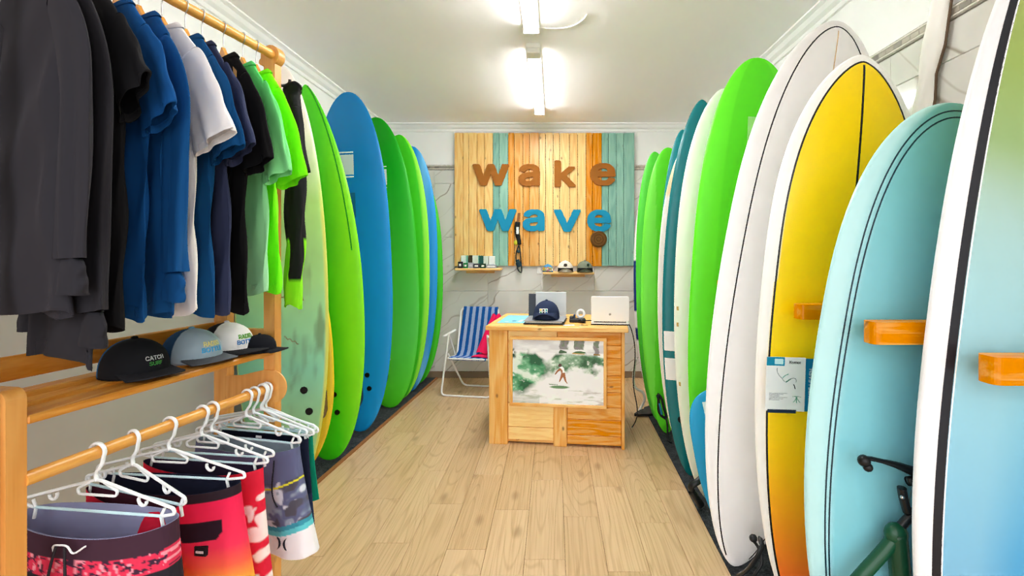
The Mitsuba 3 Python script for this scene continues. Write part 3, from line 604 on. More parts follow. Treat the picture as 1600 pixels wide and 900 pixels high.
for u0, u1 in ((.52, .62), (.68, .79), (.89, .95)):
    sway = .01 * np.sin(V * 40); lay(np.clip((U - u0 - sway) * 90, 0, 1) * np.clip((u1 + sway - U) * 90, 0, 1) * (V > .86 - .03 * (u0 > .88) * 4), '#857f83')
    lay(np.clip((N3(30, 24, 6) - .5) * 5, 0, 1) * (U > u0) * (U < u1) * (V > .86), '#6d7a66')
crest = .80 - .16 * np.clip((U - .25) / .2, 0, 1) * np.clip((.48 - U) / .1, 0, 1) + .03 * (N3(12, 1, 3) - .5) * 2
wave = np.clip((crest - V) * 22, 0, 1)
shade = np.stack([np.interp(N3(7, 7, 5), [.34, .46, .57, .68], C_) for C_ in np.array([C('#1c5a39'), C('#3f8a5e'), C('#6fae86'), C('#d8e6da')]).T], -1)
left = np.clip((.43 - U + .16 * (N3(6, 6, 8) - .5)) * 14, 0, 1) * np.clip((V - .10 - .30 * np.clip((U - .12) / .25, 0, 1) + .1 * (N3(14, 14, 51) - .5)) * 9, 0, 1)
lay(wave * left, shade)
top = wave * np.clip((V - .44 - .14 * (U - .45) + .3 * (N3(12, 10, 12) - .5)) * 10, 0, 1) * np.clip((U - .34) * 9, 0, 1)
shade2 = np.stack([np.interp(N3(10, 9, 15), [.34, .46, .58, .7], C_) for C_ in np.array([C('#2d5a3a'), C('#55805f'), C('#8fae93'), C('#e4ebe4')]).T], -1)
lay(top, shade2)
lay(wave * np.clip((N3(12, 14, 21) - .66) * 9, 0, 1) * (V < .8), '#e9eeea')
lay(np.clip((.10 - np.abs(V - .78)) * 20, 0, 1) * np.clip((N3(14, 10, 31) - .5) * 8, 0, 1) * np.clip((.2 - U) * 12, 0, 1), '#23422f')
lay(np.clip(1 - ((U - .52) / .12) ** 2 - ((V - .265) / .028) ** 2, 0, 1) * 2, '#62855f')
lay(np.clip((N3(8, 26, 41) - .56) * 6, 0, 1) * (V < .22) * .6, '#9aa68c'); lay(np.clip((N3(6, 16, 44) - .5) * 5, 0, 1) * (V < .3) * (U > .78) * .7, '#a59d97')
lay(np.clip((.16 - V) * 10, 0, 1) * (U < .3) * N3(5, 20, 47), '#8f9a8e')
def shape(pts, c):
    im = Image.new('L', (NU * 3, NV * 3)); ImageDraw.Draw(im).polygon([(x * NU * 3, (1 - y) * NV * 3) for x, y in pts], fill=255)
    lay(np.asarray(im.resize((NU, NV)))[::-1] / 255.0, c)
shape([(.515, .82), (.53, .85), (.56, .84), (.60, .82), (.60, .80), (.515, .79)], '#3f5a40'); shape([(.67, .81), (.70, .83), (.75, .835), (.80, .82), (.81, .80), (.67, .79)], '#47663f'); shape([(.66, .805), (.70, .80), (.79, .795), (.79, .785), (.66, .79)], '#c99a52')
shape([(.89, .80), (.96, .79), (.96, .775), (.89, .775)], '#8a6a30')
sk = '#9a5f38'
shape([(.505, .60), (.515, .63), (.54, .63), (.545, .60), (.53, .575), (.515, .58)], '#4a332a')
shape([(.52, .575), (.55, .59), (.57, .56), (.575, .50), (.54, .50), (.525, .54)], '#f4f4f4'); shape([(.52, .56), (.535, .56), (.555, .52), (.55, .49), (.54, .49), (.53, .53), (.50, .50), (.475, .455), (.468, .47), (.49, .52)], sk)
shape([(.54, .49), (.58, .49), (.585, .44), (.595, .36), (.61, .325), (.60, .325), (.575, .37), (.56, .43), (.545, .40), (.525, .35), (.515, .35), (.53, .42)], sk)
shape([(.40, .315), (.50, .31), (.50, .30), (.41, .30)], '#7d8f7c')
bz0, bz1, ba0, ba1 = PZ0 + fw, PZ1 - fw, PA0 + fw, PA1 - fw
g = np.stack([ba0 + U * (ba1 - ba0), U * 0 - .003, bz0 + V * (bz1 - bz0)], -1)
m = loft(g[:, ::1], closed=False); pm = m
add('print', move(pm, CM), 'vc_gloss', pf, color=col.reshape(-1, 3), smooth=False, label='glossy wave photograph')
add('backing_sheet', move(rbox(ba0, ba1, -.0022, .0032, bz0, bz1, .0005), CM), 'vc_matte', pf, color='#dddddd')
# things on the counter
def cw(a, b, z=CH): return CM[:3, :3] @ np.array([a, b, z]) + CM[:3, 3]
def on_counter(mesh, a, b, yaw=0, z=CH): return move(mesh, CM @ rotz(yaw, (a, b, z)))
k = thing('blue_mat', 'light blue printed paper sheet on the counter corner', 'paper')
add('sheet', on_counter(rbox(0, .34, 0, .42, 0, .003, .001), .03, .12), 'vc_plastic', k, color='#7cc6e0')
for q in range(5): add('print_mark', on_counter(rbox(.05 + .05 * q, .08 + .05 * q, .04 + .03 * (q % 2), .07 + .05 * (q % 3), .003, .0036, .0002), .03, .12), 'vc_plastic', k, color='#2f7fa6' if q % 2 else '#b9e2ee')
k = thing('clipboard_folder', 'dark folder with papers lying on the counter under the navy cap', 'folder')
add('cover', on_counter(rbox(0, .30, 0, .30, 0, .008, .002), .245, .06, 0, CH + .0035), 'vc_plastic', k, color='#17181c'); add('papers', on_counter(rbox(.012, .285, .012, .285, .0085, .02, .001), .245, .06, 0, CH + .0035), 'vc_matte', k, color='#dcdcdc')
add('cover_flap', on_counter(rbox(0, .30, 0, .28, .0205, .026, .002), .245, .06, 0, CH + .0035), 'vc_plastic', k, color='#8b8d92')
k = thing('display_stand', 'upright grey display card standing behind the navy cap', 'card stand')
add('panel', on_counter(rbox(.05, .30, 0, .006, 0, .215, .002), .235, .40), 'vc_plastic', k, color='#c9cdd2'); add('side_panel', on_counter(rbox(-.004, .052, -.014, .002, 0, .20, .002), .235, .40), 'vc_plastic', k, color='#3a3f4a', label='dark side')
k = cap('navy cap with a small white patch standing on the counter', tuple(cw(.40, .20, CH + .030)), -96, 1.22, '#26304a', '#26304a', '#232c45', group=None, fang=180, brim_len=.05, droop=1.5)
pc = cw(.392, .20 - .112, CH + .030 + .068)
add('patch', move(rbox(-.031, .031, -.002, .004, -.02, .02, .001), rotz(-6.3, pc + [0, -.005, 0])), 'vc_matte', k, color='#e8ebe6', label='white woven patch')
for q in range(6): add('patch_print', move(rbox(-.006, .006, -.0032, 0, -.006, .006, .0005), rotz(-6.3, pc + [-.02 + .0205 * (q % 3), -.005 - .0022 * (q % 3) + .002, -.009 + .018 * (q // 3)])), 'vc_matte', k, color=['#3f8a5a', '#222a3a', '#3b6fb0', '#d9b83a', '#222a3a', '#40a0a0'][q])
lp = thing('laptop', 'white laptop open with its lid towards the room, on the counter', 'laptop')
LA, LB = .745, .10
add('base', on_counter(rbox(0, .275, 0, .19, .006, .022, .003), LA, LB), 'vc_plastic', lp, color='#e4e4e4'); add('base_edge', on_counter(rbox(-.002, .277, -.003, .19, 0.0, .0085, .002), LA, LB), 'vc_plastic', lp, color='#17181b', label='black base edge')
add('hinge', on_counter(tube([(.02, .006, .024), (.255, .006, .024)], .008, 10), LA, LB), 'vc_plastic', lp, color='#5a5c60', smooth=True)
lid = extrude(sbox(.012, .012, .263, .178).buffer(.012, quad_segs=6), .008); lt = math.radians(12)
LM = frame((0, .004, .030), (1, 0, 0), (0, -math.sin(lt) * -.0 - math.sin(lt) * 1.0, math.cos(lt)), (0, -math.cos(lt), -math.sin(lt)))
add('lid', on_counter(move(lid, LM), LA, LB), 'vc_plastic', lp, color='#f1f1f1', label='white lid')
add('logo', on_counter(move(move(trimesh.creation.cylinder(.0085, .0015, sections=20), frame((.137, .055, .0085), (1, 0, 0), (0, 1, 0), (0, 0, 1))), LM), LA, LB), 'vc_plastic', lp, color='#9a9c9e', label='small grey round emblem')
k = thing('tape_dispenser', 'black tape dispenser with a white roll on the counter', 'tape dispenser')
add('body', on_counter(cat(rbox(0, .12, 0, .06, 0, .03, .006), rbox(.0, .03, .005, .055, .028, .045, .005)), .575, .20), 'vc_plastic', k, color='#15171a')
add('roll', on_counter(move(trimesh.creation.annulus(.018, .036, .022, sections=28), frame((.085, .04, .064), (1, 0, 0), (0, 0, 1), (0, -1, 0))), .575, .20), 'vc_plastic', k, color='#e6e8ea', smooth=30, label='white tape roll')
add('guard', on_counter(rbox(.03, .045, .01, .05, .029, .06, .004), .575, .20), 'vc_plastic', k, color='#2a3a52')
k = thing('computer_mouse', 'black computer mouse on the counter beside the laptop', 'mouse')
add('shell', on_counter(sphere((0, 0, .002), .03, (.85, 1.5, .9)).slice_plane([0, 0, 0], [0, 0, 1], cap=True) if False else sphere((0, 0, .018), .018, (1.55, 2.3, 1)), .675, .20), 'vc_plastic', k, color='#191a1d', smooth=True)
add('wheel', on_counter(sphere((0, -.02, .034), .004, (1, 2, 1), 1), .675, .20), 'vc_plastic', k, color='#3a3b3f')
add('card', on_counter(rbox(0, .085, 0, .054, 0, .0012, .0004), .545, .035, 12), 'vc_plastic', color='#c7ccd3', label='pale plastic card lying at the counter edge', cat='card')
k = thing('key_ring', 'small keys lying on the counter near the laptop', 'keys')
add('ring', on_counter(tube([(.012 * math.cos(t), .012 * math.sin(t), .0015) for t in np.linspace(0, 2 * math.pi, 21)], .0012, 6), .67, .06), 'metal', k, smooth=True)
for q in (20, 80): add('key', on_counter(cat(rbox(.012, .05, -.003, .003, .0, .002, .0005), rbox(.04, .056, -.008, .008, 0, .002, .0005)), .67, .06, q), 'vc_plastic', k, color='#8a6a42')
add('cable', on_counter(tube([(.03, .24, .004), (.08, .26, .004), (.04, .30, .004), (-.04, .27, .004), (-.06, .21, .004), (-.02, .17, .004)], .0035, 7, 40), .72, 0), 'vc_plastic', color='#1c1c1e', smooth=True, label='black cable beside the mouse on the counter', cat='cable')
add('power_cable', tube([cw(1.0, .2, CH + .004), cw(.955, .24, CH + .005), cw(1.00, .30, CH + .006), cw(1.06, .34, CH - .10), cw(1.08, .36, CH - .30), cw(1.07, .38, CH - .52), cw(1.1, .40, CH - .7), cw(1.06, .42, .006)], .004, 7, 70), 'vc_plastic', color='#2b2c2f', smooth=True, label='thin black cable drooping from the counter end by the boards', cat='cable')
add('white_cord', tube([at(993, 560, 4.0), at(990, 585, 4.0), at(995, 608, 4.0), at(1003, 612, 4.02), at(1007, 622, 4.03), at(1003, 634, 4.05)] + [np.array([.74, 4.0, .006])], .011, 8, 50), 'vc_plastic', color='#e9e6e2', smooth=True, label='white cord hanging down beside the far end of the counter', cat='cord')

# ------------------------------------------------------------------ beach chair
k = thing('beach_chair', 'folding beach chair with blue and pale stripes beside the counter', 'chair')
def cp(px, py, Z): return at(px, py, Z)
FL, FR = np.array([-1.10, 4.50, .012]), np.array([-.60, 4.42, .012])
ux = (FR - FL) / np.linalg.norm(FR - FL); uy = np.array([-ux[1], ux[0], 0]); W_ = np.linalg.norm(FR - FL)
def ch(a, b, z): return FL * [1, 1, 0] + ux * a + uy * b + np.array([0, 0, z])
rt = .0095
bz = .81
add('front_frame', tube(fillet([ch(.055, .06, .60), ch(.0, -.0, rt), ch(W_, -.0, rt), ch(W_ - .055, .06, .60)], .05), rt, 10), 'vc_gloss', k, color='#ececec', smooth=True, label='white tube frame')
add('rear_frame', tube(fillet([ch(.05, .06, .40), ch(.10, .36, rt), ch(W_ - .10, .36, rt), ch(W_ - .05, .06, .40)], .06), rt, 10), 'vc_gloss', k, color='#ececec', smooth=True, label='white tube frame')
add('back_frame', tube(fillet([ch(.075, .24, .36), ch(.045, .44, bz), ch(W_ - .045, .44, bz), ch(W_ - .075, .24, .36)], .05), rt, 10), 'vc_gloss', k, color='#ececec', smooth=True, label='white tube frame')
add('seat_frame', tube(fillet([ch(.06, .24, .345), ch(.055, .02, .365), ch(W_ - .055, .02, .365), ch(W_ - .06, .24, .345)], .03), rt, 10), 'vc_gloss', k, color='#ececec', smooth=True, label='white tube frame')
for a in (.03, W_ - .03):
    add('armrest', cat(tube([ch(a, -.0, .585), ch(a, .30, .60)], .016, 10, rz=.5)), 'vc_gloss', k, color='#ececec', smooth=True)
    add('arm_strut', tube([ch(a, .13, .585), ch(a + (.04 if a < .2 else -.04), .20, .36)], .007, 8), 'vc_gloss', k, color='#e2e2e2', smooth=True)
NS = 9; pth = [(.012, .352), (.02, .373), (.08, .366), (.16, .352), (.22, .352), (.265, .40), (.30, .48), (.37, .65), (.43, bz), (.438, bz + .014), (.45, bz)]
pth = np.array(pth)
ns = 11; a0, a1 = .075, W_ - .055
for i in range(ns):
    x0, x1 = a0 + (a1 - a0) * i / ns, a0 + (a1 - a0) * (i + 1) / ns
    g1 = [[ch(x, b, z + .006 + .0 * x) for x in (x0, x1)] for b, z in pth]; g2 = [[ch(x, b + .002, z + .002) for x in (x0, x1)] for b, z in pth][::-1]
    m = loft(np.array(g1 + g2 + g1[:1]), closed=False)
    add('stripe', m, 'vc_cloth', k, color='#1b4f96' if i % 2 == 0 else '#93a5c9', label='blue fabric stripe' if i % 2 == 0 else 'pale grey-blue fabric stripe', smooth=True)
k = thing('pink_cloth', 'hot pink cloth draped on the beach chair beside the counter', 'cloth')
n1, n2 = 14, 12; g = []
for i in range(n1):
    s = i / (n1 - 1); z = .40 + .36 * s; b = .20 + .20 * s - .012
    w0 = .30 + .11 * s
    g.append([ch(w0 + (W_ + .0 - w0) * j / (n2 - 1), b - .03 - .010 * math.sin(j * 1.3), z + .01 * math.sin(j)) for j in range(n2)])
g = np.array(g); m = loft(np.concatenate([g, (g + uy * .008)[::-1], g[:1]], 0), closed=False)
add('cloth', m, 'vc_cloth', k, color='#e3245c', smooth=True)
g = np.array([[ch(.29 + .06 * i / 6 + .035 * j, .05 + .20 * i / 6, .385 - .0 * i + .004 * math.sin(j + i)) for j in range(6)] for i in range(7)])
add('cloth_fold', loft(np.concatenate([g, (g - [0, 0, .006])[::-1], g[:1]], 0), closed=False), 'vc_cloth', k, color='#dd2158', smooth=True)

# ------------------------------------------------------------------ clothes rack
Uv, Vv = np.array([.165, .9863, 0]), np.array([.9863, -.165, 0]); RB = np.array([-1.096, 1.79, 0])
RM = frame(RB, Vv, Uv, (0, 0, 1))                      # local: a towards the aisle, b away along the rack, z
def R_(mesh): return move(mesh, RM)
ZB, ZR = 2.171, .878
rk = thing('clothes_rack', 'tall beech clothes rack with a hanging bar, shelf and lower rod', 'clothes rack')
def rb(name, *q, axis='z', tn=.5, bv=.004, label=None): return add(name, R_(rbox(*q, bv)), 'beech_' + axis, rk, uv=[rng.random(), tn], label=label)
def side(poly, b0, b1, name, tn=.5):                  # outline in (a, z), thickness along b
    m = move(extrude(poly, b1 - b0), frame((0, b1, 0), (1, 0, 0), (0, 0, 1), (0, -1, 0))); return add(name, R_(m), 'beech_z', rk, uv=[rng.random(), tn])
side(unary_union([sbox(-.034, 0, .014, 2.15), Point(-.008, 2.168).buffer(.04, 24), Point(-.042, 2.145).buffer(.014)]), .0, .034, 'post')
side(sbox(-.258, 0, -.20, 1.22), .0, .034, 'post')
side(unary_union([sbox(-.20, .985, -.01, 1.10), sbox(-.20, .985, .012, 1.07), Point(-.03, 1.058).buffer(.042, 20)]), .003, .031, 'side_rail')
side(unary_union([Polygon([(-.20, .84), (-.20, .915), (-.13, .92), (-.03, .945), (.01, .945), (.01, .82), (-.2, .825)]), Point(.006, .882).buffer(.063, 24)]), -.006, .034 - .05 + .0155, 'rod_bracket')
side(unary_union([sbox(-.065, 0, .010, 1.065), sbox(-.065, 0, -.016, 1.091), Point(-.016, 1.065).buffer(.026, 16)]), -.778, -.741, 'post', .55)
side(sbox(-.258, 0, -.20, 1.22), -.778, -.741, 'post'); side(sbox(-.05, 0, .0, 2.21), -.835, -.80, 'post')
side(sbox(-.20, .985, -.06, 1.05), -.773, -.746, 'side_rail')
add('hanging_bar', R_(tube([(0, b, ZB) for b in np.linspace(.005, -.80, 40)], .0165 + .0006 * np.sin(np.arange(40) * 2.1), 20)), 'beech_y', rk, uv=[.2, .1], smooth=True, label='round hanging bar')
add('lower_rod', R_(tube([(0, b, ZR) for b in (.0, -.742)], .0165, 20)), 'beech_y', rk, uv=[.5, .35], smooth=40, label='round lower rod')
for a0, a1, z in ((-.075, .012, 1.005), (-.155, -.092, 1.010), (-.235, -.172, 1.018)): rb('shelf_slat', a0, a1, -.741, .003, z, z + .02, axis='y', tn=.75)
rb('shelf_back', -.262, -.245, -.741, .0, 1.06, 1.125, axis='y', tn=.9)
for b in (-.779, ): 
    for z in (.98, 1.065): add('screw', R_(move(trimesh.creation.cylinder(.005, .004, sections=14), frame((-.03, b, z), (1, 0, 0), (0, 0, 1), (0, -1, 0)))), 'metal', rk, label='screw head')
add('screw', R_(move(trimesh.creation.cylinder(.006, .004, sections=14), frame((.004, -.001, 2.075), (1, 0, 0), (0, 0, 1), (0, -1, 0)))), 'metal', rk, label='screw head')

# ------------------------------------------------------------------ hanging shirts
def hang_frame(b, phi, z, da=0.0):
    c, s = math.cos(math.radians(phi)), math.sin(math.radians(phi))
    w = c * Vv - s * Uv; nrm = np.cross([0, 0, 1], w)
    return frame(RB + Uv * b + Vv * da + np.array([0, 0, z]), w, nrm, (0, 0, 1))
def garment_body(wid, bot, length, th, seed, neck=.075, drop=.08, nz=46, m=84, flare=1.0, wave=.010):
    r = np.random.default_rng(seed); a = np.linspace(0, 2 * np.pi, m, endpoint=False); ca, sa = np.cos(a), np.sin(a)
    zs_ = np.r_[np.linspace(0, -.14, 14), np.linspace(-.155, -length, nz)]
    ph = r.random(8) * 6.28; rings = []
    for z in zs_:
        q = -z
        if q < .10: w = np.interp(q, [0, .012, .04, drop, .10], [neck, neck + .02, wid * .72, wid * .97, wid])
        else: w = np.interp(q, [.1, .22, .4, length], [wid, wid * .96, wid * .95, bot])
        t = np.interp(q, [0, .03, .1, .3, length], [th * 1.0, th * .9, th, th * 1.1, th * flare])
        amp = wave * np.clip((q - .08) / .3, 0, 1)
        f = amp * (np.sin(3 * a + ph[0] + q * 2) * .5 + np.sin(5 * a + ph[1] - q * 3) * .45 + np.sin(9 * a + ph[2] + q * 1.5) * .3) + .005 * np.sin(q * 24 + 4 * a + ph[3]) * np.clip(q / .2, 0, 1)
        x = w * np.sign(ca) * np.abs(ca) ** .8 + f * .5 * ca
        y = t * np.sign(sa) * np.abs(sa) ** .85 + f * np.abs(sa) ** .5 + .006 * np.sin(q * 7 + ph[4])
        zz_ = np.full(m, z) - .012 * np.sin(2 * a + ph[5]) * np.clip((q - length + .1) / .1, 0, 1) - .012 * (q < .02) * np.abs(sa)
        rings.append(np.stack([x, y, zz_], -1))
    c = rings[-1].mean(0)
    lip = [(rings[-1] - c) * [.96, .85, 1] + c + [0, 0, .004], (rings[-2] - rings[-2].mean(0)) * [.95, .8, 1] + rings[-2].mean(0) + [0, 0, .02]]
    return loft(rings + lip, cap0=False, cap1=False)
def sleeve(s, wid, pts, r0, r1, th, seed, wave=.006, n=30, m=44):
    from scipy.interpolate import CubicSpline
    r = np.random.default_rng(seed); p = np.array(pts, float) * [s, 1, 1] if len(pts[0]) == 3 else np.array([(x * s, 0, z) for x, z in pts])
    d = np.r_[0, np.cumsum(np.linalg.norm(np.diff(p, axis=0), axis=1))]; q = np.linspace(0, d[-1], n); c = CubicSpline(d, p)(q); t = np.gradient(c, axis=0); t /= np.linalg.norm(t, axis=1, keepdims=True)
    a = np.linspace(0, 2 * np.pi, m, endpoint=False); ph = r.random(5) * 6.28; rings = []
    for i in range(n):
        u = i / (n - 1); rr = (r0 + (r1 - r0) * u) * (.62 + .38 * min(1, u / .3) ** .7); side_ = np.cross(t[i], [0, 1, 0])
        tt = th * (.75 + .55 * u); f = wave * u * (np.sin(3 * a + ph[0] + u * 2) + .7 * np.sin(5 * a + ph[1] - 3 * u) + .35 * np.sin(8 * a + ph[2]))
        f2 = .004 * np.sin(u * 13 + ph[3] + 2 * a)
        rings.append(c[i] + np.outer((rr + f + f2) * np.cos(a), side_) + np.outer((tt + f) * np.sin(a), [0, 1, 0]))
    lip = [rings[-1] * .0 + c[-1] + (rings[-1] - c[-1]) * .93, c[-3] + (rings[-3] - c[-3]) * .88]
    return loft(rings + lip, cap0=True, cap1=False)
def wooden_hanger(b, phi, label):
    M = hang_frame(b, phi, ZB); k = thing('wooden_hanger', label, 'hanger', 'wooden hangers on the bar')
    n = 36; x = np.linspace(-.112, .112, n); e = np.abs(x) / .112 * .86
    top_ = -.070 - .118 * e ** .85 + .006 * np.exp(-(x / .028) ** 2); hgt = .040 - .016 * e ** 1.5
    outl = Polygon(np.r_[np.stack([x, top_], -1), np.stack([x, top_ - hgt], -1)[::-1]])
    m = extrude(outl, .010); m.vertices[:, 2] -= .005
    add('arms', move(move(m, frame((0, 0, 0), (1, 0, 0), (0, 0, 1), (0, -1, 0))), M), 'beech_y', k, uv=[rng.random(), .45])
    hk = [(0, 0, -.065), (0, 0, -.03)] + [(.020 * math.sin(t), 0, .020 * -math.cos(t) * 1.0) for t in np.linspace(.35, 4.6, 16)]
    hk[1] = (0, 0, -.034)
    add('hook', move(tube(hk, .0018, 8, 44), M), 'metal', k, smooth=True, label='metal hook'); return M
def shirt(label, b, phi, col, length=.85, wid=.165, bot=.175, slv='short', th=.014, seed=1, hang=True, cat_='shirt', gradc=None, reach=.245, sz=-.40, M=None, wave=.0075, r0=.07, r1=.082, cuff=None, hem=True, trim=None):
    if M is None: M = wooden_hanger(b, phi, f'wooden hanger inside the {label.split(",")[0]}') if hang else hang_frame(b, phi, ZB)
    M = M.copy(); M[:3, 3] += [0, 0, -.103]
    k = thing('shirt' if cat_ == 'shirt' else cat_.replace(' ', '_'), label, cat_, 'shirts on the rack' if cat_ == 'shirt' else None)
    bd = garment_body(wid, bot, length, th, seed, wave=wave); n = len(bd.vertices); c = np.tile(C(col), (n, 1)) if gradc is None else gradc(bd.vertices)
    add('body', move(bd, M), 'vc_cloth', k, smooth=True, color=c)
    if hem:
        q = bd.vertices[84 * 55:84 * 60]
        g = [bd.vertices[84 * i:84 * (i + 1)] for i in range(56, 60)]; g = [(x - x.mean(0)) * [1.012, 1.08, 1] + x.mean(0) for x in g]
        add('hem', move(loft(g, cap0=False, cap1=False), M), 'vc_cloth', k, smooth=True, color=np.clip(C(trim or col) * (.86 if not trim else 1), 0, 1))if False else None
    cr = [bd.vertices[84 * i:84 * (i + 1)] for i in range(0, 3)]
    add('collar', move(loft([(x - x.mean(0)) * [1.03, 1.12, 1] + x.mean(0) + [0, 0, .004] for x in cr], cap0=False, cap1=False), M), 'vc_cloth', k, smooth=True, color=np.tile(C(col) * .8, (84 * 3, 1)))
    for s in (1, -1):
        if slv == 'short': pts = [(wid * .76, -.105), (wid * 1.1, -.21), (reach, sz)]
        elif slv == 'long': pts = [(wid * .76, -.105), (wid * 1.12, -.22), (wid * 1.2, -.5), (wid * 1.16, sz)]
        m = sleeve(s, wid, pts, r0, r1 if slv == 'short' else .05, th * .95, seed * 3 + s, wave=.007 if slv == 'short' else .006, n=30 if slv == 'short' else 44)
        add('sleeve', move(m, M), 'vc_cloth', k, smooth=True, color=np.tile(C(col), (len(m.vertices), 1)) if gradc is None else gradc(m.vertices))
        if slv == 'long':
            e = np.array([pts[-1][0] * s, 0, sz]); m = sleeve(s, wid, [(pts[-1][0], sz + .0), (pts[-1][0], sz - .035), (pts[-1][0] * .99, sz - .075)], .046, .044, th * 1.1, seed * 5 + s, wave=.002, n=10)
            add('cuff', move(m, M), 'vc_cloth', k, smooth=True, color=np.tile(C(cuff or col) * .92, (len(m.vertices), 1)))
    return k
def limeg(a, b_):
    def f(v):
        t = np.clip(-v[:, 2] / .8, 0, 1)[:, None]; return C(a) * (1 - t) + C(b_) * t
    return f
CH1, CH2 = '#2b2a30', '#27262b'
shirt('lime neon short-sleeve shirt, last on the bar by the tall post', -.075, 24, '#86f217', 0.804, seed=1, gradc=limeg('#84f011', '#74ec1c'), reach=.255, sz=-.43)
shirt('mint green short-sleeve shirt beside the lime one', -.135, 24, '#5fe07c', 0.809, seed=2, gradc=limeg('#57dc6c', '#a6e6ae'), reach=.25, sz=-.42)
k = shirt('black zipped shirt beside the mint green one', -.215, 24, '#111113', 0.859, seed=3, reach=.25, sz=-.40)
shirt('slate navy shirt beside the black zipped one', -.295, 22, '#343a55', 0.849, seed=4, reach=.25, sz=-.38)
shirt('deep blue shirt between the slate navy and the white one', -.352, 19, '#0d4474', 0.849, seed=5, reach=.245, sz=-.385)
shirt('white shirt in the middle of the bar', -.425, 13, '#e6e3e2', 0.839, seed=6, reach=.25, sz=-.36)
shirt('royal blue long-sleeve shirt next to the white one', -.490, 17, '#124a82', 0.839, seed=7, reach=.235, sz=-.72, slv='long')
shirt('royal blue short-sleeve shirt, second from the white one', -.545, 18, '#134c88', 0.834, seed=8, reach=.24, sz=-.34)
shirt('black short-sleeve shirt with flared sleeves next to the charcoal tops', -.605, 19, '#19191c', 0.854, seed=9, reach=.25, sz=-.31)
shirt('long charcoal long-sleeve top hanging lowest', -.675, 18, CH2, 0.924, wid=.175, bot=.19, seed=10, sz=-.80, slv='long')
shirt('charcoal long-sleeve top at the near end of the bar', -.735, 14, CH1, 0.804, wid=.18, bot=.19, seed=11, sz=-.68, slv='long')
# wetsuit behind the post
hk = thing('coat_hook', 'black hook on the far side of the rack post', 'hook')
hp = RB + Uv * .036 + np.array([0, 0, 2.06]); hp2 = lambda a, b, z: RB + Vv * a + Uv * b + np.array([0, 0, z])
add('plate', R_(rbox(-.024, .006, .0345, .040, 2.02, 2.09, .002)), 'vc_plastic', hk, color='#1a1b1d')
add('prong', tube([hp2(-.008, .038, 2.07), hp2(-.004, .07, 2.075), hp2(.003, .085, 2.085), hp2(.006, .09, 2.105)], .006, 8, 20), 'vc_plastic', hk, color='#1a1b1d', smooth=True); add('prong', tube([hp2(-.008, .038, 2.03), hp2(-.004, .08, 2.025), hp2(.0, .10, 2.04), hp2(.0, .105, 2.06)], .006, 8, 20), 'vc_plastic', hk, color='#1a1b1d', smooth=True)
WM = hang_frame(.105, 45, 2.18, .012)
def wet(v):
    lime = ((v[:, 2] < -.62) & (v[:, 0] < .06)) | (v[:, 2] < -.78)
    c = np.where(lime[:, None], C('#7fd61e'), C('#191a1b')); return c
k = shirt('black wetsuit with lime panels hanging from the hook behind the rack post', 0, 0, '#1b1b1c', 0.894, wid=.09, bot=.07, seed=21, hang=False, cat_='wetsuit', gradc=wet, M=WM, slv='short', reach=.14, sz=-.36, r0=.04, r1=.032, th=.03, wave=.006)

# ------------------------------------------------------------------ caps on the rack shelf
def rc(a, b, z): return tuple(RB + Vv * a + Uv * b + np.array([0, 0, z]))
yv = math.degrees(math.atan2(Vv[1], Vv[0]))
g = 'caps on the clothes rack shelf'
cap('black cap with dark blue back panels on the rack shelf, nearest of the shelf caps', rc(-.115, -.41, 1.031), yv - 8, .97, '#1d1e22', '#1f5680', '#2a2a2f', '#101012', text=(('CATCH', .052, .012, '#b9bcbd'), ('SURF', .036, .011, '#3f8a3f')), group=g, fang=112)
def ltb(v, col):
    t = np.clip((v[:, 1] + .03) / .09, 0, 1)[:, None]; ang = np.degrees(np.abs(np.arctan2(v[:, 1], v[:, 0])))
    return np.where((ang < 78)[:, None], C('#a3b2bb') * (1 - .0 * t), C('#2c4c68'))
cap('light blue-grey cap with blue back panels on the rack shelf', rc(-.115, -.225, 1.031), yv - 4, .97, '#9fb4c2', '#25486a', '#55585e', '#6fa0c0', text=(('RADIO', .056, .015, '#e9dc8a'), ('BOTTLE', .036, .015, '#3aa6dd')), group=g, fang=82)
cap('white-fronted cap with a black back and brim on the rack shelf', rc(-.115, -.085, 1.031), yv - 4, .97, '#e9e7e6', '#15151c', '#222326', '#d9d9d9', text=(('RADIO', .056, .015, '#4f8f2a'), ('BOTTLE', .036, .015, '#2a6fae')), group=g, fang=82)
k = cap('small black cap, last on the rack shelf by the tall post', rc(-.012, -.045, 1.026), yv + 20, .58, '#16171d', '#16171d', '#1c1d22', group=g, fang=180)

